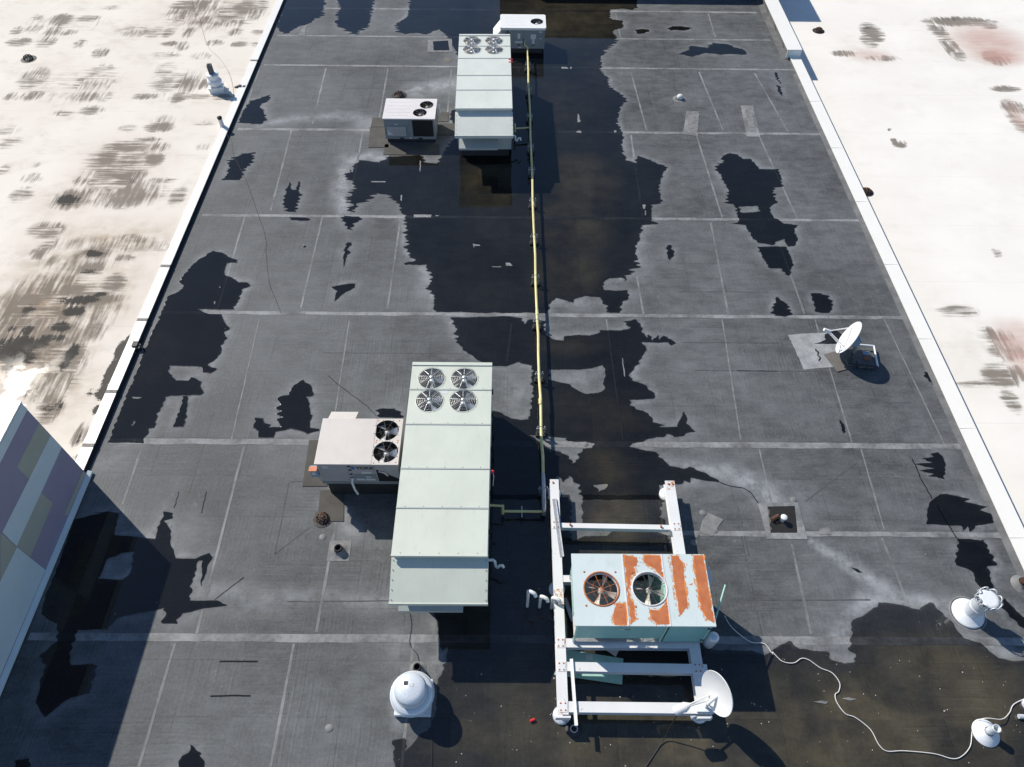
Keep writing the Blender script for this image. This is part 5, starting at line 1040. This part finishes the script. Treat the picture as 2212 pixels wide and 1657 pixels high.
# ------------------------------------------------------------------ satellite dishes
def dish_mesh(r, depth, n=32, k=6):
    mb = MB(); pr = [(r*i/k, depth*(i/k)**2) for i in range(k+1)]
    pr2 = [(0.001, pr[0][1])]+pr[1:]
    mb.lathe([(a, b) for a, b in pr2], n, (0, 0, 0), cap=False); mb.lathe([(a*1.0, b-0.02) for a, b in pr2][::-1], n, (0, 0, 0), cap=False)
    mb.lathe([(r, depth-0.02), (r*1.012, depth-0.01), (r, depth)], n, (0, 0, 0), cap=False)
    return mb
def dish1():
    t = thing('satellite_dish', 'white satellite dish bolted to the near right corner of the steel frame', 'satellite dish', (0, 0, 0))
    c = at(1551, 1497, 1.2); nrm = Vector((-0.92, -0.36, 0.22)).normalized()
    q = nrm.to_track_quat('Z', 'Y')
    o = dish_mesh(0.5, 0.09).build('reflector', 'dish', t, loc=c-nrm*0.05); o.rotation_euler = q.to_euler(); o.scale = (0.93, 1.03, 1.0)
    foot = Vector((4.32, 3.78, FZ)); f = Vector((c.x-0.78, c.y-0.26, 0.98))
    MB().tube([foot, foot+Vector((0, 0, 0.4)), c-nrm*0.12-Vector((0, 0, 0.1))], 0.035, 8).build('mast', 'galvw', t)
    MB().tube([c+Vector((0.02, 0.0, -0.42)), f], 0.022, 8).build('feed_arm', 'dish', t)
    MB().tube([c+Vector((-0.02, 0.08, -0.36)), f], 0.016, 8).build('feed_arm', 'dish', t)
    dv = (c-f).normalized()
    MB().tube([f-dv*0.16, f-dv*0.12, f+dv*0.1, f+dv*0.2], 0.08, 14, rr=[0.075, 0.1, 0.1, 0.05]).build('feed_horn', 'pvc', t)
    MB().box(foot.x-0.2, foot.x+0.16, foot.y-0.1, foot.y+0.1, FZ+0.001, FZ+0.06).build('mount_bracket', 'galvw', t)
    MB().box(f.x-0.08, f.x+0.14, f.y-0.05, f.y+0.05, f.z-0.12, f.z-0.02).build('low_noise_block', 'galvw', t)
    return f
FEED = dish1()
def dish2():
    a = zat('H', 720, 780, 0.08); b = zat('H', 910, 800, 0.08); c = zat('H', 885, 665, 0.08); d = zat('H', 765, 655, 0.08)
    t = thing('satellite_dish', 'white satellite dish on a weighted tray frame near the right coping', 'satellite dish', (0, 0, 0))
    for i, (p, q) in enumerate(((a, b), (b, c), (c, d), (d, a))):
        MB().tube([p+Vector((0, 0, 0.08)), q+Vector((0, 0, 0.08))], 0.03, 6).build('tray_rail', 'galvw' if i in (1, 2) else 'dark', t)
    ctr = at(1836, 731, 0.72); nrm = Vector((-0.9, 0.42, 0.33)).normalized()
    o = dish_mesh(0.56, 0.1).build('reflector', 'dish', t, loc=ctr-nrm*0.04); o.rotation_euler = nrm.to_track_quat('Z', 'Y').to_euler()
    f = at(1790, 715, 0.95)
    side = nrm.cross(Vector((0, 0, 1))).normalized()
    MB().tube([ctr+side*0.5, f], 0.018, 6).build('feed_arm', 'dish', t); MB().tube([ctr-side*0.5, f], 0.018, 6).build('feed_arm', 'dish', t)
    MB().tube([ctr-Vector((0, 0, 0.5)), f-Vector((0, 0, 0.05))], 0.018, 6).build('feed_arm', 'dish', t)
    dv = (f-ctr).normalized(); MB().tube([f-dv*0.05, f+dv*0.16], 0.05, 10).build('feed_horn', 'pvc', t)
    base = (a+c)/2
    MB().tube([(ctr.x+0.3, ctr.y-0.12, 0.08), (ctr.x+0.28, ctr.y-0.12, 0.5), ctr-nrm*0.08], 0.045, 8).build('mast', 'steel', t)
    MB().box(ctr.x+0.1, ctr.x+0.3, ctr.y-0.15, ctr.y+0.1, 0.5, 0.75).build('mount_bracket', 'boxblue', t)
    for zx, zy, w_, mt, nm, lb in ((742, 755, 0.36, 'block', 'ballast_block', 'grey ballast block at the left of the dish tray'), (815, 768, 0.36, 'block', 'ballast_block', 'brownish ballast block in the middle of the dish tray'), (868, 770, 0.34, 'block', 'ballast_block', 'grey ballast block at the right of the dish tray'), (842, 740, 0.22, 'brick', 'clay_brick', 'red brick lying on the blocks in the dish tray'), (838, 712, 0.24, 'boxblue', 'blue_bag', 'small pale blue pack on the dish tray')):
        p = zat('H', zx, zy, 0.12); up = 0.105 if nm != 'ballast_block' else 0.0
        o = MB().box(-w_*0.36, w_*0.36, -0.12 if up == 0 else -0.07, 0.12 if up == 0 else 0.07, 0, 0.1 if up == 0 else 0.07).build(nm, mt, None, 0.012, loc=(p.x, p.y, 0.03+up), rot=(0, 0, 0.1 if up == 0 else -0.4)); tag(o, lb, 'brick' if mt == 'brick' else 'pack' if mt == 'boxblue' else 'block')
    ps = [zat('H', x, y, 0.0) for x, y in ((565, 712), (650, 825), (790, 790), (890, 780), (860, 690), (690, 678))]
    o = MB().prism([(p.x, p.y) for p in ps], 'z', 0.012, 0.03).build('rubber_mat', 'matting'); tag(o, 'brown rubber mat half under the dish tray', 'mat')
    ps = [zat('H', x, y, 0.0) for x, y in ((330, 582), (470, 572), (640, 566), (720, 575), (640, 790), (520, 800), (435, 810))]
    v, fc = fill([jag([(p.x, p.y) for p in ps], 0.012, 3.0)], 0.0062); MB().add(v, fc).build('coated_patch', 'palepatch', roof)
dish2()

# ------------------------------------------------------------------ vents, exhaust fans and drains
def mushroom():
    t = thing('exhaust_fan', 'shiny round mushroom exhaust fan on a square curb at the front', 'exhaust fan', (-2.06, 4.05, 0))
    MB().box(-0.4, 0.4, -0.38, 0.38, 0.0, 0.18).build('curb', 'galvw', t, 0.01)
    MB().lathe([(0.3, 0.2), (0.3, 0.4), (0.46, 0.44), (0.475, 0.46), (0.47, 0.5), (0.42, 0.55), (0.36, 0.58)], 40, cap=False).build('wind_band', 'spun', t)
    MB().lathe([(0.36, 0.57), (0.335, 0.6), (0.325, 0.7), (0.33, 0.76), (0.345, 0.775)], 40, cap=False).build('neck', 'spun', t)
    cp = MB().lathe([(0.345, 0.775), (0.352, 0.8), (0.345, 0.86), (0.31, 0.93), (0.22, 0.965), (0.001, 0.98)], 40, cap=False).build('cap', 'spun', t)
    MB().box(-0.03, 0.07, 0.02, 0.09, 0.9805, 0.983).build('paper_label', 'sticker', cp); MB().box(-0.14, -0.05, 0.05, 0.13, 0.9765, 0.982).build('paper_label', 'stickerd', cp)
    MB().torus(0.478, 0.012, (0, 0, 0.46), 40, 6).build('rolled_rim', 'spun', t)
mushroom()
def gooseneck():
    b = at(470, 195, 0.1)
    t = thing('exhaust_fan', 'stacked white exhaust fan with a dark square flue on the left roof', 'exhaust fan', (b.x, b.y, 0.1), 0.15); t.scale = (0.66, 0.66, 0.66)
    MB().box(-0.42, 0.42, -0.4, 0.4, 0.0, 0.3).build('curb', 'galvw', t, 0.01)
    MB().box(-0.46, 0.46, -0.44, 0.44, 0.3, 0.36).build('curb_cap', 'galvw', t, 0.01)
    MB().lathe([(0.3, 0.36), (0.36, 0.42), (0.46, 0.56), (0.47, 0.66), (0.43, 0.76), (0.34, 0.84)], 32, cap=False).build('lower_bowl', 'galvw', t)
    MB().lathe([(0.34, 0.84), (0.35, 0.86), (0.37, 1.06), (0.4, 1.08), (0.4, 1.13), (0.35, 1.16), (0.3, 1.17), (0.001, 1.18)], 32, cap=False).build('upper_drum', 'galvw', t)
    f = plate_with_holes([(-0.14, -0.16), (0.14, -0.16), (0.14, 0.16), (-0.14, 0.16)], [[(-0.09, -0.12), (0.09, -0.12), (0.09, -0.02), (-0.09, -0.02)], [(-0.09, 0.02), (0.09, 0.02), (0.09, 0.12), (-0.09, 0.12)]], 1.15, 1.75)
    f.build('flue', 'block', t)
gooseneck()
def bvent():
    t = thing('flue_vent', 'galvanised flue with white cone flashing and ringed cap at right', 'flue', (11.2, 6.06, 0))
    MB().lathe([(0.44, 0.002), (0.4, 0.012)], 28, cap=False).build('membrane_boot', 'patch', t)
    MB().lathe([(0.375, 0.015), (0.37, 0.04), (0.34, 0.06), (0.22, 0.14), (0.17, 0.2)], 32, cap=False).build('cone_flashing', 'galvw', t)
    MB().lathe([(0.185, 0.12), (0.185, 0.88)], 28, cap=False).build('pipe', 'galv', t)
    MB().torus(0.188, 0.012, (0, 0, 0.5), 28, 6).build('storm_band', 'galv', t)
    c = MB().lathe([(0.186, 0.76), (0.24, 0.82), (0.245, 0.9)], 28, cap=False).build('cap_skirt', 'galv', t)
    MB().lathe([(0.001, 0.985), (0.15, 0.983), (0.22, 0.98), (0.225, 0.965), (0.2, 0.95), (0.001, 0.95)][::-1], 28, cap=False).build('cap_disc', 'galvw', t)
    for i in range(8):
        a = 2*math.pi*i/8; ca, sa = math.cos(a), math.sin(a); w_ = 0.075
        pts = [(0.25*ca-sa*s*w_, 0.25*sa+ca*s*w_, z) for s, z in ((-1, 0.86), (-1.05, 0.95), (-0.6, 1.03), (0, 1.05), (0.6, 1.03), (1.05, 0.95), (1, 0.86))]
        MB().tube(pts, 0.014, 5).build('cap_loop', 'galv', t)
bvent()
def stub_vent():
    t = thing('pipe_vent', 'open pipe vent with a pale cone flashing in the front pond', 'vent pipe', (10.56, 3.4, 0))
    MB().lathe([(0.29, 0.012), (0.285, 0.03), (0.15, 0.1), (0.1, 0.16)], 28, cap=False).build('cone_flashing', 'galvw', t)
    mb = MB().lathe([(0.085, 0.1), (0.085, 0.46), (0.088, 0.47), (0.07, 0.47), (0.065, 0.2)], 24, cap=False); mb.build('pipe', 'galv', t)
stub_vent()
p = at(2208, 1552, 0.0)
t = thing('pipe_vent', 'small grey pipe end at the right edge beside the white cable', 'vent pipe', (p.x+0.12, p.y, 0))
MB().tube([(-0.22, 0.03, 0.06), (0.3, 0.0, 0.06)], 0.05, 12).build('pipe', 'galv', t); MB().lathe([(0.13, 0.01), (0.1, 0.14)], 16, (0.12, 0.28, 0)).build('collar', 'galv', t)
p = at(2205, 1262); t = thing('pipe_boot', 'rusty round pipe boot at the right edge behind the flue', 'pipe boot', (p.x, p.y, 0))
MB().lathe([(0.24, 0.0), (0.22, 0.02), (0.14, 0.04), (0.12, 0.14)], 20, cap=False).build('boot', 'patch', t); MB().lathe([(0.1, 0.05), (0.1, 0.22)], 16).build('pipe', 'drain', t)

def dome_drain(px, py, label, mat='drain', z=0.0, r=0.16, bowl=True):
    p = at(px, py, z); t = thing('roof_drain', label, 'roof drain', (p.x, p.y, z))
    if bowl: MB().lathe([(r*1.7, 0.008), (r*1.5, 0.014), (r*1.1, 0.012)], 24, cap=False).build('clamp_ring', 'black', t)
    MB().lathe([(r*1.0, 0.0), (r*0.95, 0.012), (0.001, 0.013)], 20, cap=False).build('sump', 'black', t)
    mb = MB()
    for i in range(10):
        a = 2*math.pi*i/10; mb.tube([(r*math.cos(a), r*math.sin(a), 0.01), (r*0.85*math.cos(a), r*0.85*math.sin(a), r*0.7), (r*0.3*math.cos(a), r*0.3*math.sin(a), r*0.95)], 0.014, 5)
    mb.torus(r*0.3, 0.02, (0, 0, r*0.95), 12, 5); mb.torus(r*0.98, 0.016, (0, 0, 0.02), 20, 5)
    mb.build('dome_strainer', mat, t)
dome_drain(697, 1120, 'dark dome drain beside the pads of the taupe unit')
dome_drain(862, 207, 'rusty dome drain just behind the bone white unit', r=0.2)
dome_drain(1768, 67, 'rusty dome drain on the right roof at the far end', z=ZRR, r=0.18)
dome_drain(62, 128, 'black drain on the left white roof', 'black', 0.1, 0.2)
dome_drain(1871, 415, 'rusty drain tucked against the right coping', z=ZRR, r=0.17)
def boot(px, py, label, r=0.1, h=0.2, sq=0.0, mat='black', hmat='patch'):
    p = at(px, py); t = thing('pipe_boot', label, 'pipe boot', (p.x, p.y, 0))
    if sq: MB().box(-sq, sq, -sq, sq, 0.002, 0.008).build('boot_patch', hmat, t)
    MB().lathe([(r*2.2, 0.009), (r*1.9, 0.02), (r*1.2, 0.04), (r*1.1, h*0.7)], 20, cap=False).build('boot', hmat, t)
    MB().lathe([(r*0.7, 0.02), (r, 0.03), (r, h), (r*0.75, h), (r*0.7, h-0.1)], 18, cap=False).build('pipe', mat, t)
boot(733, 1190, 'black pipe boot on a square patch near the taupe unit', 0.1, 0.2, 0.28)
boot(903, 1447, 'dark pipe boot right behind the mushroom exhaust fan', 0.09, 0.25, 0, 'black', 'patch')
boot(1239, 1577, 'short dark pipe standing in front of the near left frame leg', 0.085, 0.16, 0, 'steel', 'black')
p = at(1468, 214); t = thing('roof_vent', 'small white dome vent on the right half of the dark roof', 'vent', (p.x, p.y, 0))
MB().lathe([(0.3, 0.003), (0.24, 0.02), (0.18, 0.03)], 20, cap=False).build('boot', 'patch', t)
MB().lathe([(0.13, 0.03), (0.145, 0.08), (0.13, 0.15), (0.08, 0.2), (0.001, 0.21)], 20, cap=False).build('dome', 'bone', t)
# square sump with a standing pipe
def sump(reg, outer, inner, label, pipe):
    o = [(p.x, p.y) for p in zpoly(reg, outer)]; i_ = [(p.x, p.y) for p in zpoly(reg, inner)]
    t = thing('drain_sump', label, 'drain sump', (sum(p[0] for p in o)/4, sum(p[1] for p in o)/4, 0))
    cx, cy = t.location.x, t.location.y
    for k in range(4):
        q = [(a-cx, b-cy) for a, b in (o[k], o[(k+1) % 4], i_[(k+1) % 4], i_[k])]
        MB().prism(q, 'z', 0.001, 0.0125+0.002*(k % 2)).build('sump_flashing', 'seam' if pipe else 'patch', t)
    MB().prism([(a-cx, b-cy) for a, b in i_], 'z', 0.0008, 0.006).build('sump_floor', 'matting', t)
    puddle([[(a, b) for a, b in i_]], 0.02, z=0.0115, mat='shallow' if pipe else 'water')
    if pipe:
        q = zat('L', 268, 175)
        MB().lathe([(0.055, 0.0), (0.055, 0.16), (0.085, 0.18), (0.088, 0.2), (0.07, 0.22), (0.001, 0.224)], 18, (q.x-cx, q.y-cy, 0), cap=False).build('overflow_cap', 'pvc', t)
        q = zat('L', 222, 168); MB().tube([(q.x-cx-0.1, q.y-cy-0.05, 0.08), (q.x-cx+0.1, q.y-cy+0.06, 0.1)], 0.06, 8).build('broken_strainer', 'drain', t)
sump('L', [(125, 72), (365, 66), (422, 288), (178, 285)], [(180, 92), (345, 88), (362, 250), (200, 250)], 'square pale flashed drain sump holding water and a white pipe cap', True)
sump('A', [(1190, 262), (1345, 255), (1350, 340), (1186, 342)], [(1222, 272), (1320, 266), (1330, 330), (1226, 331)], 'square flashed sump holding water beside the far long unit', False)

# flat patches and pads
def patch(reg, pts, mat, label=None, z=0.0045, h=0.012, amp=0.01):
    ps = [(p.x, p.y) for p in zpoly(reg, pts)]
    mb = plate_with_holes(jag(ps, amp, len(ps)+pts[0][0], 0.08), [], z, z+h)
    return mb
for reg, pts in (('B', [(1270, 725), (1355, 728), (1345, 890), (1250, 878)]), ('B', [(1625, 690), (1705, 690), (1755, 895), (1665, 893)]), ('K', [(1265, 180), (1300, 130), (1390, 170), (1325, 270), (1250, 250)]), ('A', [(343, 232), (375, 175), (400, 160), (385, 232)]), ('L', [(495, 225), (550, 215), (565, 258), (495, 260)])):
    patch(reg, pts, 'patch', h=0.008).build('membrane_patch', 'seam' if reg == 'B' else 'patch', roof)
for px, py in ((1504, 1155), (1544, 1146), (1499, 1172), (1518, 1108), (697, 1160), (711, 1573), (1714, 1080), (1265, 960)):
    p = at(px, py); MB().lathe([(0.09, 0.004), (0.085, 0.01), (0.001, 0.011)], 14, (p.x, p.y, 0), cap=False).build('round_patch', 'patch', roof)
for dx in (0, 1):
    p = zat('B', *((1310, 800), (1690, 790))[dx]); e = zat('B', *((1300, 860), (1705, 870))[dx])
    mb = patch('B', ([(1285, 745), (1335, 748), (1325, 862), (1280, 855)], [(1650, 705), (1690, 705), (1725, 865), (1685, 865)])[dx], 'patch', z=0.0127, h=0.003); mb.build('patch_centre', 'patch', roof)
# bits of sheet and seam that stand dry above the ponds
for i, (reg, pts) in enumerate((('A', [(1097, 1402), (1210, 1402), (1208, 1420), (1100, 1420)]), ('A', [(1238, 1406), (1265, 1410), (1240, 1414)]), ('A', [(1483, 1592), (1530, 1600), (1530, 1606), (1496, 1606), (1490, 1620)]), ('E', [(1697, 112), (1722, 112), (1740, 132), (1700, 132)]), ('E', [(1605, 135), (1666, 136), (1666, 142), (1605, 141)]),
                               ('B', [(455, 438), (490, 440), (500, 450), (455, 450)]), ('B', [(515, 438), (524, 440), (522, 452), (514, 450)]), ('B', [(562, 745), (568, 746), (580, 798), (560, 800)]), ('B', [(552, 862), (570, 853), (585, 856), (584, 870), (555, 866)]), ('B', [(800, 852), (815, 853), (815, 866), (800, 866)]), ('B', [(985, 1335), (1005, 1338), (1000, 1365), (988, 1365)]), ('B', [(1000, 1375), (1008, 1378), (1008, 1408), (1002, 1408)]),
                               ('L', [(455, 1262), (500, 1256), (545, 1264), (530, 1275), (500, 1270)]), ('L', [(630, 1246), (670, 1237), (722, 1248), (680, 1258)]), ('A', [(820, 1183), (915, 1185), (912, 1191), (820, 1190)]), ('A', [(1136, 1050), (1144, 1052), (1140, 1120), (1135, 1120)]), ('A', [(1012, 1275), (1020, 1275), (1018, 1312), (1010, 1310)]), ('A', [(690, 1092), (705, 1092), (700, 1128), (690, 1120)]), ('G', [(848, 735), (855, 738), (872, 855), (864, 852)]), ('D', [(1398, 365), (1408, 367), (1402, 385), (1396, 382)]), ('D', [(1432, 268), (1442, 270), (1438, 278), (1431, 276)]), ('D', [(858, 988), (925, 990), (900, 1000), (862, 998)]))):
    v, f = fill([jag([(p.x, p.y) for p in zpoly(reg, pts)], 0.014, i*2.7, 0.03, 0.5)], 0.0128); MB().add(v, f).build('dry_patch', 'seam', roof)
PADS = [('E', [(415, 1270), (560, 1270), (530, 1570), (370, 1570)], 'long dark walkway pad left of the taupe unit'), ('E', [(485, 1597), (640, 1597), (640, 1800), (470, 1800)], 'dark walkway pad in front of the taupe unit beside the drain'),
        ('T', [(60, 542), (260, 542), (270, 680), (32, 680)], 'small dark pad left of the bone white unit, farther one'), ('T', [(20, 686), (300, 686), (300, 990), (-5, 985)], 'wide dark pad left of the bone white unit, nearer one'),
        ('T', [(245, 942), (1060, 942), (1060, 1096), (220, 1096)], 'long dark pad along the front of the bone white unit'), ('T', [(1035, 460), (1205, 460), (1195, 600), (1045, 600)], 'small dark pad right of the bone white unit'), ('T', [(1045, 628), (1300, 628), (1300, 800), (1045, 800)], 'dark pad between the bone white unit and the far long unit'),
        ('T', [(310, 1102), (785, 1102), (770, 1245), (290, 1245)], 'brown pad partly under water before the bone white unit')]
for reg, pts, lb in PADS:
    ps = [(p.x, p.y) for p in zpoly(reg, pts)]; cx = sum(p[0] for p in ps)/4; cy = sum(p[1] for p in ps)/4
    o = MB().prism([(a-cx, b-cy) for a, b in ps], 'z', 0.0, 0.006 if 'under water' in lb else 0.02).build('walkway_pad', 'pad', None, loc=(cx, cy, 0.0008)); tag(o, lb, 'pad', 'dark walkway pads')

# ------------------------------------------------------------------ cables and small things
def spline(pts, k=5):
    out = []; n = len(pts)
    for i in range(n-1):
        p0, p1, p2, p3 = pts[max(0, i-1)], pts[i], pts[i+1], pts[min(n-1, i+2)]
        for j in range(k):
            t = j/k; out.append(0.5*((2*p1)+(p2-p0)*t+(2*p0-5*p1+4*p2-p3)*t*t+(3*p1-p0-3*p2+p3)*t**3))
    return out+[pts[-1]]
cb = [zat('K', x, y, 0.03) for x, y in ((1400, 745), (1430, 800), (1480, 850), (1560, 905), (1640, 915), (1690, 980))]+[zat('L', x, y, 0.03) for x, y in ((212, 965), (270, 1020), (340, 1030), (385, 1003), (430, 1012), (500, 1060), (570, 1090), (615, 1150), (610, 1200), (588, 1220), (600, 1270), (650, 1335), (710, 1358), (800, 1430), (850, 1520), (900, 1560), (1000, 1558), (1180, 1575), (1290, 1605), (1350, 1590), (1400, 1530), (1412, 1440), (1440, 1380))]+[zat('L', 1500, 1362, 0.16), zat('L', 1590, 1368, 0.12)]+[zat('L', x, y, 0.03) for x, y in ((1635, 1330), (1660, 1280), (1730, 1245), (1800, 1230))]
o = MB().tube(spline(cb), 0.0095, 6).build('white_cable', 'cable'); tag(o, 'long white cable snaking over the front pond to the right edge', 'cable')
pts = [FEED, FEED+Vector((-0.05, -0.2, -0.3))]; e = at(1395, 1657, 0.02); m1 = at(1432, 1600, 0.05)
o = MB().tube(spline([FEED+Vector((0, 0, -0.05)), FEED.lerp(m1, 0.5)+Vector((0, 0, -0.12)), m1, e, e+(e-m1)]), 0.012, 6).build('dish_cable', 'blackcable'); tag(o, 'thin dark cable running from the near dish feed out of the picture', 'cable')
wl = [zat('R', x, y, 0.12) for x, y in ((1240, -60), (1270, 80), (1300, 110), (1350, 290), (1440, 390), (1500, 490), (1525, 620), (1510, 730), (1470, 850))]+[zat('R', 1487, 885, 0.165)]+[zat('R', x, y, 0.02) for x, y in ((1525, 1010), (1610, 1190), (1680, 1390), (1730, 1540), (1735, 1657))]+[zat('E', x, y, 0.02) for x, y in ((150, 230), (190, 340), (230, 440))]
o = MB().tube(spline(wl), 0.004, 5).build('thin_wire', 'blackcable'); tag(o, 'thin dark wire trailing from the left roof across the dark roof', 'wire')
jl = [zat('J', x, y, 0.02) for x, y in ((985, 730), (995, 800), (985, 915), (1030, 980), (1050, 1060), (1090, 1130))]+[zat('J', x, y, 0.02) for x, y in ((1110, 1340), (1120, 1500), (1112, 1700))]
o = MB().tube(spline(jl), 0.006, 5).build('thin_wire', 'blackcable'); tag(o, 'thin dark wire running past the mushroom exhaust fan', 'wire')
p = at(1150, 1556, 0.03); o = MB().tube([(p.x-0.05, p.y-0.02, 0.04), (p.x+0.05, p.y+0.02, 0.04)], 0.03, 8).build('red_canister', 'red'); tag(o, 'tiny red canister lying on the wet roof left of the frame', 'canister')
p = at(318, 747, 0.1); t = thing('parapet_clamp', 'small black clamp hooked over the left coping', 'clamp', (XL, p.y, 0))
MB().box(-0.1, 0.06, -0.1, 0.1, 0.15, 0.2).build('clamp_plate', 'black', t); MB().tube([(0.05, 0, 0.18), (0.15, -0.05, 0.12), (0.22, -0.12, 0.05)], 0.03, 6).build('clamp_arm', 'black', t); MB().box(0.03, 0.14, -0.14, 0.04, 0.02, 0.15).build('clamp_body', 'black', t)
p = at(481, 274, 0.1); t = thing('pipe_vent', 'short pipe vent near the edge of the left white roof', 'vent pipe', (p.x, p.y, 0.1))
MB().lathe([(0.14, 0.0), (0.09, 0.05), (0.08, 0.3), (0.085, 0.42), (0.001, 0.44)], 14, cap=False).build('pipe', 'bone', t); MB().lathe([(0.083, 0.36), (0.095, 0.38), (0.095, 0.45), (0.001, 0.47)], 14, cap=False).build('cap', 'black', t)
p = at(516, 189, 0.1); mb = MB()
for k in range(5): mb.box(p.x+0.09*k-0.18, p.x+0.09*k-0.07, p.y-0.05+0.03*(k % 2), p.y+0.05+0.02*k % 0.05, 0.1, 0.13+0.03*(k % 3))
tag(mb.build('scrap_heap', 'black'), 'small dark scrap beside the stacked exhaust fan on the left roof', 'scrap')
p = at(657, 532); MB().lathe([(0.05, 0.004), (0.05, 0.03), (0.001, 0.04)], 10, (p.x, p.y, 0), cap=False).build('round_patch', 'seam', roof)
p = at(968, 129); MB().lathe([(0.22, 0.004), (0.15, 0.012), (0.001, 0.014)], 9, (p.x, p.y, 0), cap=False).build('round_patch', 'matting', roof)
# fine grit
mb = MB(); rng = random.Random(3)
for _ in range(200):
    px, py = rng.uniform(980, 2212), rng.uniform(1420, 1660)
    if rng.random() < 0.45: px, py = rng.uniform(0, 2212), rng.uniform(150, 1660)
    p = at(px, py)
    if not (XL+0.2 < p.x < XR-0.4): continue
    s = rng.uniform(0.005, 0.017)*(1.6 if rng.random() < 0.06 else 1); a = rng.uniform(0, 3)
    c, d = s*math.cos(a), s*math.sin(a)
    mb.add([(p.x+c, p.y+d, 0.0105), (p.x-d, p.y+c, 0.011), (p.x-c, p.y-d, 0.0105), (p.x+d, p.y-c, 0.011), (p.x, p.y, 0.018)], [(0, 1, 4), (1, 2, 4), (2, 3, 4), (3, 0, 4)])
o = mb.build('roof_grit', 'debris'); o['kind'] = 'stuff'; o['label'] = 'scattered pale grit and flakes over the dark roof'
